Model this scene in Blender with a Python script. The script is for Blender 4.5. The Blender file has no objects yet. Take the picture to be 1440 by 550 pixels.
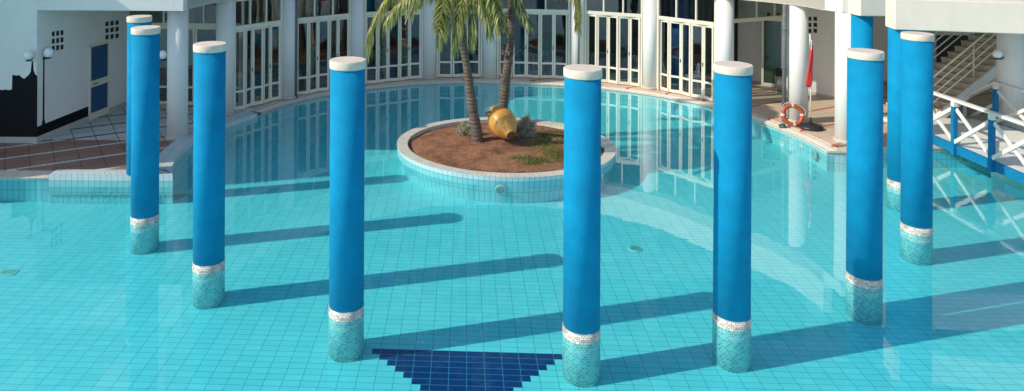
import bpy, math, random
from mathutils import Vector, Matrix, noise
random.seed(7)
R = math.radians
S = bpy.context.scene
COL = S.collection

# ------------------------------------------------------------------ camera
CAMZ = 5.572
F_PX, PX0, PY0, ROLL = 1010.63, 612.5, -102.6, 0.0054   # measured on the 1440 px wide photograph
cam_d = bpy.data.cameras.new('camera'); cam = bpy.data.objects.new('camera', cam_d); COL.objects.link(cam)
cam_d.sensor_width = 36.0; cam_d.lens = F_PX / 1440 * 36
cam_d.shift_x = (720 - PX0) / 1440; cam_d.shift_y = -(275 - PY0) / 1440
cam_d.clip_start = 0.1; cam_d.clip_end = 1500
cam.matrix_world = Matrix.Translation((0, 0, CAMZ)) @ Matrix.Rotation(R(90), 4, 'X') @ Matrix.Rotation(ROLL, 4, 'Z')
S.camera = cam

# ------------------------------------------------------------------ light
SUN_EL, SUN_AZ = 34.8, 14.2          # shadows run towards +X, turned 14.2 degrees to +Y
w = bpy.data.worlds.new('World'); S.world = w; w.use_nodes = True
nt = w.node_tree; bg = nt.nodes['Background']
sky = nt.nodes.new('ShaderNodeTexSky'); sky.sky_type = 'NISHITA'; sky.sun_disc = False
sky.sun_elevation = R(SUN_EL); sky.sun_rotation = R(255.8)
sky.air_density = 1.0; sky.dust_density = 0.4; sky.ozone_density = 1.0
nt.links.new(sky.outputs[0], bg.inputs[0]); bg.inputs[1].default_value = 0.15
sl = bpy.data.lights.new('sun', 'SUN'); sl.energy = 3.35; sl.angle = R(0.55); sl.color = (1.0, 0.90, 0.76)
so = bpy.data.objects.new('sun', sl); COL.objects.link(so)
sdir = Vector((math.cos(R(SUN_AZ)) * math.cos(R(SUN_EL)), math.sin(R(SUN_AZ)) * math.cos(R(SUN_EL)), -math.sin(R(SUN_EL))))
so.rotation_euler = sdir.to_track_quat('-Z', 'Y').to_euler(); so.location = (-20, -5, 20)
S.view_settings.view_transform = 'Standard'; S.view_settings.look = 'None'
S.view_settings.gamma = 1.0; S.view_settings.exposure = 0.38; S.view_settings.use_curve_mapping = False
S.render.engine = 'CYCLES'
S.cycles.max_bounces = 8; S.cycles.transparent_max_bounces = 24; S.cycles.use_denoising = True
S.cycles.diffuse_bounces = 4; S.cycles.glossy_bounces = 4

# ------------------------------------------------------------------ measuring helpers (photograph -> plane in the place)
def uv_of(x, y):
    u = (x - PX0) / F_PX; v = (y - PY0) / F_PX
    return u + ROLL * v, v - ROLL * u
def G(x, y, z=0.0):
    u, v = uv_of(x, y); t = (CAMZ - z) / v
    return Vector((u * t, t, z))
def AT(x, y, Y):
    u, v = uv_of(x, y)
    return Vector((u * Y, Y, CAMZ - v * Y))
def ONWALL(x, y, a, b):               # on the vertical plane through plan points a, b
    u, v = uv_of(x, y)
    dx, dy = b[0] - a[0], b[1] - a[1]
    t = (a[0] * dy - a[1] * dx) / (u * dy - dx)
    return Vector((u * t, t, CAMZ - v * t))

# ------------------------------------------------------------------ materials
def new_mat(name):
    m = bpy.data.materials.new(name); m.use_nodes = True
    return m, m.node_tree, m.node_tree.nodes, m.node_tree.links, m.node_tree.nodes['Principled BSDF']
def mth(nd, lk, op, a, b=None, c=None):
    n = nd.new('ShaderNodeMath'); n.operation = op
    for i, s in enumerate((a, b, c)):
        if s is None: continue
        if hasattr(s, 'links'): lk.new(s, n.inputs[i])
        else: n.inputs[i].default_value = s
    return n.outputs[0]
def mixc(nd, lk, f, a, b, mode='MIX'):
    n = nd.new('ShaderNodeMix'); n.data_type = 'RGBA'; n.blend_type = mode
    for k, s in (('Factor', f), ('A', a), ('B', b)):
        sock = [q for q in n.inputs if q.name == k and (q.type == 'RGBA' or k == 'Factor') and q.enabled][0] if k != 'Factor' else n.inputs[0]
        if hasattr(s, 'links'): lk.new(s, sock)
        elif k == 'Factor': sock.default_value = s
        else: sock.default_value = (*s, 1) if len(s) == 3 else s
    return [o for o in n.outputs if o.type == 'RGBA'][0]
def noise_n(nd, lk, scale, detail=3, rough=.5, vec=None):
    n = nd.new('ShaderNodeTexNoise'); n.inputs['Scale'].default_value = scale
    n.inputs['Detail'].default_value = detail; n.inputs['Roughness'].default_value = rough
    if vec is None:
        g = nd.new('ShaderNodeNewGeometry'); vec = g.outputs['Position']
    lk.new(vec, n.inputs['Vector']); return n.outputs[0]
def ramp(nd, lk, f, stops):
    r = nd.new('ShaderNodeValToRGB'); lk.new(f, r.inputs[0]); e = r.color_ramp.elements
    while len(e) < len(stops): e.new(.5)
    for q, (p, c) in zip(e, stops): q.position = p; q.color = (*c, 1) if len(c) == 3 else c
    return r.outputs[0]
def bump(nd, lk, h, bsdf, st=.2, dist=.01):
    b = nd.new('ShaderNodeBump'); b.inputs['Strength'].default_value = st; b.inputs['Distance'].default_value = dist
    lk.new(h, b.inputs['Height']); lk.new(b.outputs[0], bsdf.inputs['Normal'])

def paint(name, col, rough=.6, var=.08, scale=3, bst=.15, bscale=60, streak=0.0, stain=(.5, .45, .38)):
    m, t, nd, lk, b = new_mat(name)
    n = noise_n(nd, lk, scale, 5, .6)
    dark = tuple(c * (1 - var) for c in col); lite = tuple(min(1, c * (1 + var * .6)) for c in col)
    c = ramp(nd, lk, n, [(.3, dark), (.7, lite)])
    if streak > 0:
        g = nd.new('ShaderNodeNewGeometry'); mp = nd.new('ShaderNodeMapping'); mp.inputs['Scale'].default_value = (7, 7, .45)
        lk.new(g.outputs['Position'], mp.inputs['Vector'])
        s = noise_n(nd, lk, 2.2, 6, .7, mp.outputs[0])
        f = ramp(nd, lk, s, [(.55, (0, 0, 0)), (.8, (1, 1, 1))])
        f = mth(nd, lk, 'MULTIPLY', f, streak)
        c = mixc(nd, lk, f, c, tuple(a * b_ for a, b_ in zip(col, stain)))
    lk.new(c, b.inputs['Base Color']); b.inputs['Roughness'].default_value = rough
    b.inputs['Specular IOR Level'].default_value = .2
    if bst: bump(nd, lk, noise_n(nd, lk, bscale, 4, .6), b, bst, .004)
    return m

def plain(name, col, rough=.5, metal=0.0):
    m, t, nd, lk, b = new_mat(name)
    n = noise_n(nd, lk, 25, 3, .6)
    c = ramp(nd, lk, n, [(.3, tuple(x * .88 for x in col)), (.7, tuple(min(1, x * 1.08) for x in col))])
    lk.new(c, b.inputs['Base Color']); b.inputs['Roughness'].default_value = rough; b.inputs['Metallic'].default_value = metal
    return m

def brick(nd, lk, vec, bw, rh, mortar, c1, c2, cm, offset=0.0, smooth=.1):
    n = nd.new('ShaderNodeTexBrick'); lk.new(vec, n.inputs['Vector'])
    n.offset = offset; n.squash = 1.0; n.inputs['Scale'].default_value = 1.0
    n.inputs['Mortar Size'].default_value = mortar; n.inputs['Mortar Smooth'].default_value = smooth
    n.inputs['Bias'].default_value = 0.0
    n.inputs['Brick Width'].default_value = bw; n.inputs['Row Height'].default_value = rh
    for k, c in (('Color1', c1), ('Color2', c2), ('Mortar', cm)): n.inputs[k].default_value = (*c, 1)
    return n
def uvvec(nd):
    n = nd.new('ShaderNodeUVMap'); n.uv_map = 'uv'; return n.outputs[0]
def posmap(nd, lk, rot=0, loc=(0, 0, 0)):
    g = nd.new('ShaderNodeNewGeometry'); mp = nd.new('ShaderNodeMapping')
    mp.inputs['Rotation'].default_value = (0, 0, rot); mp.inputs['Location'].default_value = loc
    lk.new(g.outputs['Position'], mp.inputs['Vector']); return mp.outputs[0]

M = {}
M['blue'] = paint('blue_masonry_paint', (.0, .245, .46), .85, .14, 3.2, .5, 34, .6, (1, .80, .80))
M['white'] = paint('white_render', (.78, .75, .70), .75, .05, 1.5, .2, 50, .22, (.80, .77, .72))
M['cap'] = paint('cream_cap_plaster', (.72, .62, .51), .85, .12, 9, .6, 50, .55, (.78, .70, .6))
M['beam'] = paint('weathered_white_beam', (.82, .71, .59), .8, .06, 2.5, .35, 30, .45, (.82, .76, .68))
M['plinth'] = paint('plinth_stone', (.50, .47, .41), .7, .1, 4, .2, 40)
M['frame'] = plain('cream_window_frame', (.77, .70, .57), .4)
M['black'] = paint('black_mural_paint', (.006, .007, .009), .7, .1, 3, .1, 50)
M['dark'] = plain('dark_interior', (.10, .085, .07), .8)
M['steel'] = plain('brushed_steel', (.50, .46, .40), .4, .7)
M['blackp'] = plain('black_plastic', (.02, .02, .022), .45)
M['bwood'] = paint('blue_painted_wood', (.004, .17, .36), .6, .15, 6, .2, 30, .7, (3, 2.0, 1.4))
M['wwood'] = paint('white_painted_wood', (.74, .72, .66), .55, .08, 8, .2, 40, .25, (.75, .7, .62))
M['bdoor'] = plain('blue_door_panel', (.018, .085, .18), .45)
M['red'] = plain('red_cloth', (.62, .03, .025), .8)
M['orange'] = plain('orange_buoy_skin', (.42, .075, .025), .5)
M['buoywhite'] = plain('white_tape', (.58, .55, .50), .6)
M['stair'] = paint('stair_stone', (.58, .47, .36), .7, .12, 5, .2, 40)
M['porch'] = paint('porch_wall_render', (.80, .74, .67), .8, .05, 2, .2, 40)
M['green'] = plain('green_block', (.04, .09, .08), .6)
M['pipe'] = paint('grey_drainpipe', (.16, .17, .17), .6, .4, 14, .1, 40)
M['innerblue'] = plain('interior_blue_pillar', (.02, .10, .28), .6)
M['grate'] = plain('pool_floor_grate', (.34, .28, .20), .6)
M['chair'] = plain('white_wire', (.75, .76, .76), .35)
M['table'] = plain('orange_brown_table_top', (.38, .14, .06), .5)

# globe lamp
m, t, nd, lk, b = new_mat('opal_globe'); b.inputs['Base Color'].default_value = (.82, .83, .84, 1); b.inputs['Roughness'].default_value = .15
b.inputs['Subsurface Weight'].default_value = .2; M['globe'] = m

def schlick(nd, lk, f0, k=1.0, normal=None):      # mirror share by angle, the same from both sides
    g_ = nd.new('ShaderNodeNewGeometry'); vm = nd.new('ShaderNodeVectorMath'); vm.operation = 'DOT_PRODUCT'
    lk.new(g_.outputs['Incoming'], vm.inputs[0]); lk.new(g_.outputs['Normal'], vm.inputs[1])
    c = mth(nd, lk, 'SUBTRACT', 1.0, mth(nd, lk, 'ABSOLUTE', vm.outputs['Value']))
    f = mth(nd, lk, 'MULTIPLY', mth(nd, lk, 'POWER', c, 5.0), (1 - f0) * k)
    return mth(nd, lk, 'MINIMUM', mth(nd, lk, 'ADD', f, f0), 1.0)

# glass
m, t, nd, lk, b = new_mat('window_glass')
nd.remove(b); out = nd['Material Output']
tr = nd.new('ShaderNodeBsdfTransparent'); tr.inputs[0].default_value = (.76, .80, .80, 1)
gl = nd.new('ShaderNodeBsdfGlossy'); gl.inputs['Roughness'].default_value = .01; gl.inputs['Color'].default_value = (.85, .9, .95, 1)
fr_o = schlick(nd, lk, .045)
nb = nd.new('ShaderNodeBump'); nb.inputs['Strength'].default_value = .04; nb.inputs['Distance'].default_value = .05
lk.new(noise_n(nd, lk, 1.2, 1), nb.inputs['Height']); lk.new(nb.outputs[0], gl.inputs['Normal'])
mx = nd.new('ShaderNodeMixShader'); lk.new(fr_o, mx.inputs[0]); lk.new(tr.outputs[0], mx.inputs[1]); lk.new(gl.outputs[0], mx.inputs[2])
lk.new(mx.outputs[0], out.inputs[0]); M['glass'] = m
M['darkglass'] = plain('dark_upper_glass', (.03, .045, .055), .08)

# water: clear tinted sheet with a Fresnel mirror
m, t, nd, lk, b = new_mat('pool_water')
nd.remove(b); out = nd['Material Output']
tr = nd.new('ShaderNodeBsdfTransparent'); tr.inputs[0].default_value = (.49, .95, .972, 1)
gl = nd.new('ShaderNodeBsdfGlossy'); gl.inputs['Roughness'].default_value = 0.0; gl.inputs['Color'].default_value = (1, 1, 1, 1)
fr_o = schlick(nd, lk, .020, 1.35)
nb = nd.new('ShaderNodeBump'); nb.inputs['Strength'].default_value = .5; nb.inputs['Distance'].default_value = .004
g = nd.new('ShaderNodeNewGeometry'); mp = nd.new('ShaderNodeMapping'); mp.inputs['Scale'].default_value = (1.0, 1.6, 1)
lk.new(g.outputs['Position'], mp.inputs['Vector'])
n1 = noise_n(nd, lk, 1.3, 2, .5, mp.outputs[0]); n2 = noise_n(nd, lk, 9, 2, .5, mp.outputs[0])
sx = nd.new('ShaderNodeSeparateXYZ'); lk.new(g.outputs['Position'], sx.inputs[0])
fx = mth(nd, lk, 'MULTIPLY', mth(nd, lk, 'SUBTRACT', sx.outputs[0], 6.0), .16)
cl = nd.new('ShaderNodeClamp'); lk.new(fx, cl.inputs[0]); cl.inputs[1].default_value = .15; cl.inputs[2].default_value = 1.0
h = mth(nd, lk, 'ADD', mth(nd, lk, 'MULTIPLY', n1, .6), mth(nd, lk, 'MULTIPLY', mth(nd, lk, 'MULTIPLY', n2, .34), cl.outputs[0]))
lk.new(h, nb.inputs['Height']); lk.new(nb.outputs[0], gl.inputs['Normal'])
mx = nd.new('ShaderNodeMixShader'); lk.new(fr_o, mx.inputs[0]); lk.new(tr.outputs[0], mx.inputs[1]); lk.new(gl.outputs[0], mx.inputs[2])
lk.new(mx.outputs[0], out.inputs[0]); M['water'] = m

# pool floor tiles with the dark triangle laid into them
TH, TS, TR_ = .0402, .24845, .12852
m, t, nd, lk, b = new_mat('pool_floor_tiles')
vec = posmap(nd, lk, TH, (-.2558 * TS, 0, 0))
a1 = (.29, .635, .665); a2 = (.36, .70, .725)
br = brick(nd, lk, vec, TS, TR_, .0036, a1, a2, (.03, .20, .24))
brd = brick(nd, lk, vec, TS, TR_, .0045, (.005, .028, .135), (.008, .036, .165), (.13, .26, .36))
sp = nd.new('ShaderNodeSeparateXYZ'); lk.new(vec, sp.inputs[0])
FLOOR = lambda Y: -.57 + .012 * (Y - 10)
ptop = G(656, 494, FLOOR(11.5))
row_top = round((math.sin(TH) * ptop.x + math.cos(TH) * ptop.y) / TR_)       # row line the triangle hangs from
rowi = mth(nd, lk, 'SUBTRACT', float(row_top) - 1, mth(nd, lk, 'FLOOR', mth(nd, lk, 'DIVIDE', sp.outputs[1], TR_)))
half = mth(nd, lk, 'SUBTRACT', 5.5, mth(nd, lk, 'MULTIPLY', rowi, .5))
inx = mth(nd, lk, 'LESS_THAN', mth(nd, lk, 'ABSOLUTE', mth(nd, lk, 'DIVIDE', sp.outputs[0], TS)), half)
iny = mth(nd, lk, 'GREATER_THAN', rowi, -.5)
inside = mth(nd, lk, 'MULTIPLY', inx, iny)
big = noise_n(nd, lk, .35, 3, .5)
wear = noise_n(nd, lk, 5.0, 6, .65)
base = mixc(nd, lk, mth(nd, lk, 'MULTIPLY', big, .25), br.outputs[0], (.32, .71, .70))
base = mixc(nd, lk, mth(nd, lk, 'MULTIPLY', ramp(nd, lk, wear, [(.55, (0, 0, 0)), (.75, (1, 1, 1))]), .18), base, (.40, .73, .72))
dcol = mixc(nd, lk, mth(nd, lk, 'MULTIPLY', ramp(nd, lk, noise_n(nd, lk, 7, 7, .7), [(.52, (0, 0, 0)), (.66, (1, 1, 1))]), .28), brd.outputs[0], (.10, .16, .34))
lk.new(mixc(nd, lk, inside, base, dcol), b.inputs['Base Color']); b.inputs['Roughness'].default_value = .4
M['floor'] = m

def tile_mat(name, bw, rh, mo, c1, c2, cm, off=0.0, rough=.35, dirt=.12, dcol=(.3, .28, .22)):
    m, t, nd, lk, b = new_mat(name)
    br = brick(nd, lk, uvvec(nd), bw, rh, mo, c1, c2, cm, off)
    n = noise_n(nd, lk, 3.5, 6, .65)
    f = mth(nd, lk, 'MULTIPLY', ramp(nd, lk, n, [(.5, (0, 0, 0)), (.75, (1, 1, 1))]), dirt)
    lk.new(mixc(nd, lk, f, br.outputs[0], dcol), b.inputs['Base Color']); b.inputs['Roughness'].default_value = rough
    return m
M['walltile'] = tile_mat('pale_blue_pool_wall_tile', .125, .25, .004, (.46, .64, .67), (.52, .69, .71), (.07, .17, .20))
M['curbtile'] = tile_mat('pale_curb_tile', .125, .25, .004, (.50, .60, .60), (.57, .66, .65), (.17, .22, .23))
M['rimtile'] = tile_mat('island_rim_tile', .11, .30, .004, (.62, .60, .52), (.68, .66, .58), (.30, .29, .25), dirt=.5)
M['coping'] = tile_mat('beige_coping_stone', .33, .33, .004, (.60, .50, .38), (.66, .56, .43), (.25, .18, .12), dirt=.3)
m, t, nd, lk, b = new_mat('mosaic_tile')
br = brick(nd, lk, uvvec(nd), .050, .030, .004, (.84, .80, .70), (.30, .30, .25), (.30, .29, .25), .5, 0)
br2 = brick(nd, lk, uvvec(nd), .050, .030, .005, (.60, .62, .60), (.22, .26, .27), (.70, .70, .66), .5, 0)
sp = nd.new('ShaderNodeSeparateXYZ'); lk.new(uvvec(nd), sp.inputs[0])
lk.new(mixc(nd, lk, mth(nd, lk, 'GREATER_THAN', sp.outputs[1], 0.0), br2.outputs[0], br.outputs[0]), b.inputs['Base Color'])
b.inputs['Roughness'].default_value = .3; M['mosaic'] = m

# pavings with strips laid at 30 degrees
def strip_mask(nd, lk, y, period, off, width):
    a = mth(nd, lk, 'ADD', y, -off)
    a = mth(nd, lk, 'DIVIDE', a, period)
    a = mth(nd, lk, 'ABSOLUTE', mth(nd, lk, 'SUBTRACT', mth(nd, lk, 'FRACT', mth(nd, lk, 'ADD', a, .5)), .5))
    return mth(nd, lk, 'LESS_THAN', a, width / 2 / period)
m, t, nd, lk, b = new_mat('patio_paving')
vec = posmap(nd, lk, R(-30.5)); sp = nd.new('ShaderNodeSeparateXYZ'); lk.new(vec, sp.inputs[0])
PER = .965
mp = nd.new('ShaderNodeMapping'); mp.inputs['Location'].default_value = (0.12, -18.63 + PER * 20, 0); lk.new(vec, mp.inputs['Vector'])
b1 = brick(nd, lk, mp.outputs[0], .50, PER / 2, .011, (.30, .135, .09), (.38, .18, .12), (.08, .055, .045))
b2 = brick(nd, lk, mp.outputs[0], .50, PER / 2, .011, (.62, .60, .56), (.68, .66, .62), (.12, .09, .08))
msk = strip_mask(nd, lk, sp.outputs[1], PER, 18.63, .11)
sp2 = brick(nd, lk, mp.outputs[0], .12, 5, .003, (.60, .56, .49), (.68, .64, .57), (.2, .17, .14))
stn = ramp(nd, lk, noise_n(nd, lk, 2.2, 6, .7), [(.45, (0, 0, 0)), (.7, (1, 1, 1))])
brown = mixc(nd, lk, mth(nd, lk, 'MULTIPLY', stn, .5), b1.outputs[0], (.50, .20, .10))
brown = mixc(nd, lk, msk, brown, sp2.outputs[0])
pale = mixc(nd, lk, mth(nd, lk, 'MULTIPLY', stn, .25), b2.outputs[0], (.42, .38, .33))
pale = mixc(nd, lk, msk, pale, (.17, .07, .055))
gp = nd.new('ShaderNodeNewGeometry'); sp3 = nd.new('ShaderNodeSeparateXYZ'); lk.new(gp.outputs['Position'], sp3.inputs[0])
zone = mth(nd, lk, 'GREATER_THAN', sp3.outputs[1], 18.3)
lk.new(mixc(nd, lk, zone, brown, pale), b.inputs['Base Color']); b.inputs['Roughness'].default_value = .5; M['patio'] = m

m, t, nd, lk, b = new_mat('terrace_paving')
vec = posmap(nd, lk, R(-28)); sp = nd.new('ShaderNodeSeparateXYZ'); lk.new(vec, sp.inputs[0])
mp = nd.new('ShaderNodeMapping'); mp.inputs['Location'].default_value = (0.1, 0.11, 0); lk.new(vec, mp.inputs['Vector'])
b1 = brick(nd, lk, mp.outputs[0], .50, .50, .004, (.58, .45, .33), (.64, .50, .37), (.26, .19, .13))
msk = strip_mask(nd, lk, sp.outputs[1], 1.22, 12.55, .10)
stn = ramp(nd, lk, noise_n(nd, lk, 1.8, 6, .7), [(.45, (0, 0, 0)), (.75, (1, 1, 1))])
c = mixc(nd, lk, mth(nd, lk, 'MULTIPLY', stn, .4), b1.outputs[0], (.38, .28, .19))
lk.new(mixc(nd, lk, msk, c, (.42, .10, .055)), b.inputs['Base Color']); b.inputs['Roughness'].default_value = .55; M['terrace'] = m

# soil
m, t, nd, lk, b = new_mat('reddish_garden_soil')
n1 = noise_n(nd, lk, 1.6, 8, .7); n2 = noise_n(nd, lk, 38, 4, .7); n3 = noise_n(nd, lk, 7, 6, .7)
c = ramp(nd, lk, n1, [(.34, (.13, .055, .026)), (.52, (.36, .155, .075)), (.68, (.50, .26, .14))])
c = mixc(nd, lk, mth(nd, lk, 'MULTIPLY', ramp(nd, lk, n3, [(.4, (1, 1, 1)), (.6, (0, 0, 0))]), .45), c, (.12, .06, .035))
c = mixc(nd, lk, ramp(nd, lk, n2, [(.62, (0, 0, 0)), (.68, (1, 1, 1))]), c, (.66, .50, .36))
gp = nd.new('ShaderNodeNewGeometry'); spx = nd.new('ShaderNodeSeparateXYZ'); lk.new(gp.outputs['Position'], spx.inputs[0])
grn = mth(nd, lk, 'MULTIPLY', mth(nd, lk, 'ADD', spx.outputs[0], -1.6), .25)
cg = nd.new('ShaderNodeClamp'); lk.new(grn, cg.inputs[0])
gm = mth(nd, lk, 'MULTIPLY', ramp(nd, lk, noise_n(nd, lk, 3.2, 6, .7), [(.42, (0, 0, 0)), (.6, (1, 1, 1))]), cg.outputs[0])
c = mixc(nd, lk, gm, c, (.09, .10, .025))
lk.new(c, b.inputs['Base Color']); b.inputs['Roughness'].default_value = .95
bump(nd, lk, noise_n(nd, lk, 30, 8, .8), b, .9, .05); M['soil'] = m

def leafmat(name, c1, c2, c3, sc=6, trans=.42):
    m, t, nd, lk, b = new_mat(name)
    oi = nd.new('ShaderNodeNewGeometry')
    c = ramp(nd, lk, oi.outputs['Random Per Island'], [(.1, c1), (.5, c2), (.92, c3)])
    lk.new(c, b.inputs['Base Color']); b.inputs['Roughness'].default_value = .5
    tl = nd.new('ShaderNodeBsdfTranslucent'); lk.new(c, tl.inputs[0])
    mx = nd.new('ShaderNodeMixShader'); mx.inputs[0].default_value = trans
    lk.new(b.outputs[0], mx.inputs[1]); lk.new(tl.outputs[0], mx.inputs[2]); lk.new(mx.outputs[0], nd['Material Output'].inputs[0])
    return m
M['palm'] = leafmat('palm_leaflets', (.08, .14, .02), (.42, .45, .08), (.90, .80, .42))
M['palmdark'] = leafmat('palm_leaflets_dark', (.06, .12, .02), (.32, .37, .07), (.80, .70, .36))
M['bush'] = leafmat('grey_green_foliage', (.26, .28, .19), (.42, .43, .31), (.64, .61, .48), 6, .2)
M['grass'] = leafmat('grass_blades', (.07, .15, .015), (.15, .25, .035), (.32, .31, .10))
m, t, nd, lk, b = new_mat('palm_bark')
g = nd.new('ShaderNodeNewGeometry'); mp = nd.new('ShaderNodeMapping'); mp.inputs['Scale'].default_value = (1, 1, 9); lk.new(g.outputs['Position'], mp.inputs['Vector'])
n1 = noise_n(nd, lk, 2.5, 6, .7, mp.outputs[0])
wv = nd.new('ShaderNodeTexWave'); wv.bands_direction = 'Z'; wv.inputs['Scale'].default_value = 3.2; wv.inputs['Distortion'].default_value = 2.5; wv.inputs['Detail'].default_value = 2
lk.new(g.outputs['Position'], wv.inputs['Vector'])
c = ramp(nd, lk, n1, [(.3, (.07, .055, .042)), (.55, (.15, .12, .095)), (.8, (.27, .22, .18))])
c = mixc(nd, lk, mth(nd, lk, 'MULTIPLY', ramp(nd, lk, wv.outputs[0], [(.0, (1, 1, 1)), (.25, (0, 0, 0))]), .3), c, (.06, .045, .035))
lk.new(c, b.inputs['Base Color']); b.inputs['Roughness'].default_value = .9; bump(nd, lk, wv.outputs[0], b, .6, .02); M['bark'] = m
# glazed pot
m, t, nd, lk, b = new_mat('ochre_glazed_clay')
tc = nd.new('ShaderNodeTexCoord'); wv = nd.new('ShaderNodeTexWave'); wv.bands_direction = 'Z'; wv.inputs['Scale'].default_value = 8.5; wv.inputs['Distortion'].default_value = 5.0; wv.inputs['Detail'].default_value = 3; wv.inputs['Detail Scale'].default_value = .8
lk.new(tc.outputs['Object'], wv.inputs['Vector'])
c = ramp(nd, lk, wv.outputs[0], [(.05, (.40, .18, .03)), (.30, (.58, .30, .06)), (.9, (.66, .37, .09))])
f = ramp(nd, lk, noise_n(nd, lk, 5, 7, .75), [(.60, (0, 0, 0)), (.66, (1, 1, 1))])
c = mixc(nd, lk, mth(nd, lk, 'MULTIPLY', f, .7), c, (.16, .08, .03))
lk.new(c, b.inputs['Base Color']); b.inputs['Roughness'].default_value = .32; bump(nd, lk, wv.outputs[0], b, .25, .01); M['pot'] = m
M['potdark'] = plain('unglazed_dark_clay', (.13, .075, .035), .85)
M['painted_void'] = plain('painted_dark_void', (.03, .035, .035), .9)  # near-black colour standing in for unlit depth; nothing is recessed
M['ground'] = plain('bare_ground', (.22, .19, .15), .9)

# ------------------------------------------------------------------ mesh builder
class MB:
    def __init__(s): s.v = []; s.f = []; s.uv = []; s.sm = []
    def face(s, pts, uvs=None, sm=False):
        i = len(s.v); s.v += [tuple(p) for p in pts]; s.f.append(list(range(i, i + len(pts))))
        s.uv.append(uvs or [(0, 0)] * len(pts)); s.sm.append(sm)
    def faces(s, verts, faces, sm=False, uvs=None):
        i = len(s.v); s.v += [tuple(p) for p in verts]
        for k, f in enumerate(faces):
            s.f.append([i + q for q in f]); s.uv.append(uvs[k] if uvs else [(0, 0)] * len(f)); s.sm.append(sm)
    def box(s, x0, x1, y0, y1, z0, z1):
        s.hexa([(x0, y0, z0), (x1, y0, z0), (x1, y1, z0), (x0, y1, z0), (x0, y0, z1), (x1, y0, z1), (x1, y1, z1), (x0, y1, z1)])
    def hexa(s, p):
        s.faces(p, [[0, 3, 2, 1], [4, 5, 6, 7], [0, 1, 5, 4], [1, 2, 6, 5], [2, 3, 7, 6], [3, 0, 4, 7]])
    def bar(s, a, b, wd, ht, up=(0, 0, 1)):       # rectangular bar from a to b (centres)
        a = Vector(a); b = Vector(b); d = (b - a).normalized(); u = Vector(up)
        if abs(d.dot(u)) > .98: u = Vector((0, 1, 0))
        sd = d.cross(u).normalized() * wd / 2; u = sd.cross(d).normalized() * ht / 2
        s.hexa([a - sd - u, b - sd - u, b + sd - u, a + sd - u, a - sd + u, b - sd + u, b + sd + u, a + sd + u])
    def prism(s, poly, z0, z1, top=None):
        n = len(poly); b = [(p[0], p[1], z0) for p in poly]; t = [(p[0], p[1], z1) for p in poly]
        f = [list(range(n))[::-1], list(range(n, 2 * n))] + [[i, (i + 1) % n, n + (i + 1) % n, n + i] for i in range(n)]
        s.faces(b + t, f)
    def tube(s, pts, rad, n=8, caps=True, sm=True):
        pts = [Vector(p) for p in pts]
        if not hasattr(rad, '__len__'): rad = [rad] * len(pts)
        V = []; prev = None
        for i, p in enumerate(pts):
            d = (pts[min(i + 1, len(pts) - 1)] - pts[max(i - 1, 0)]).normalized()
            if prev is None:
                a = d.cross(Vector((0, 0, 1)));
                if a.length < .05: a = d.cross(Vector((1, 0, 0)))
            else: a = prev - d * prev.dot(d)
            a.normalize(); prev = a; b = d.cross(a)
            V += [p + (a * math.cos(2 * math.pi * k / n) + b * math.sin(2 * math.pi * k / n)) * rad[i] for k in range(n)]
        Fs = []
        for i in range(len(pts) - 1):
            for k in range(n): Fs.append([i * n + k, i * n + (k + 1) % n, (i + 1) * n + (k + 1) % n, (i + 1) * n + k])
        s.faces(V, Fs, sm)
        if caps:
            s.faces(V[:n], [list(range(n))[::-1]]); s.faces(V[-n:], [list(range(n))])
    def lathe(s, prof, n=48, c=(0, 0, 0), sm=True, uvscale=True):
        V = []; c = Vector(c)
        for r, z in prof:
            V += [c + Vector((r * math.cos(2 * math.pi * k / n), r * math.sin(2 * math.pi * k / n), z)) for k in range(n)]
        for i in range(len(prof) - 1):
            base = len(s.v); s.v += [tuple(p) for p in V[i * n:(i + 2) * n]]
            for k in range(n):
                s.f.append([base + k, base + (k + 1) % n, base + n + (k + 1) % n, base + n + k])
                r = max(prof[i][0], prof[i + 1][0]); u0 = 2 * math.pi * k / n * r; u1 = 2 * math.pi * (k + 1) / n * r
                s.uv.append([(u0, prof[i][1]), (u1, prof[i][1]), (u1, prof[i + 1][1]), (u0, prof[i + 1][1])])
                s.sm.append(sm and abs(prof[i + 1][1] - prof[i][1]) > 1e-5)
        if prof[-1][0] > 1e-4: s.faces(V[-n:], [list(range(n))])
        if prof[0][0] > 1e-4: s.faces(V[:n], [list(range(n))[::-1]])
    def sphere(s, c, r, n=24, sc=(1, 1, 1)):
        c = Vector(c); V = []; rows = n // 2
        for i in range(rows + 1):
            ph = math.pi * i / rows
            V += [c + Vector((r * sc[0] * math.sin(ph) * math.cos(2 * math.pi * k / n), r * sc[1] * math.sin(ph) * math.sin(2 * math.pi * k / n), -r * sc[2] * math.cos(ph))) for k in range(n)]
        s.faces(V, [[i * n + k, i * n + (k + 1) % n, (i + 1) * n + (k + 1) % n, (i + 1) * n + k] for i in range(rows) for k in range(n)], True)
    def build(s, name, mat, parent=None, rot=None, merge=False):
        me = bpy.data.meshes.new(name); o = bpy.data.objects.new(name, me); COL.objects.link(o)
        off = Vector((0, 0, 0)); q = parent
        while q is not None: off += Vector(q.location); q = q.parent
        me.from_pydata([tuple(Vector(p) - off) for p in s.v], [], s.f)
        uvl = me.uv_layers.new(name='uv'); k = 0
        flat = [c for f in s.uv for p in f for c in p]; uvl.data.foreach_set('uv', flat)
        me.polygons.foreach_set('use_smooth', s.sm)
        me.materials.append(M[mat] if isinstance(mat, str) else mat)
        if any(s.sm) or merge:
            import bmesh
            bm = bmesh.new(); bm.from_mesh(me)
            if merge or len(s.v) < 20000: bmesh.ops.remove_doubles(bm, verts=bm.verts, dist=1e-5)
            bm.to_mesh(me); bm.free()
        me.update()
        if parent is not None: o.parent = parent
        return o
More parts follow.
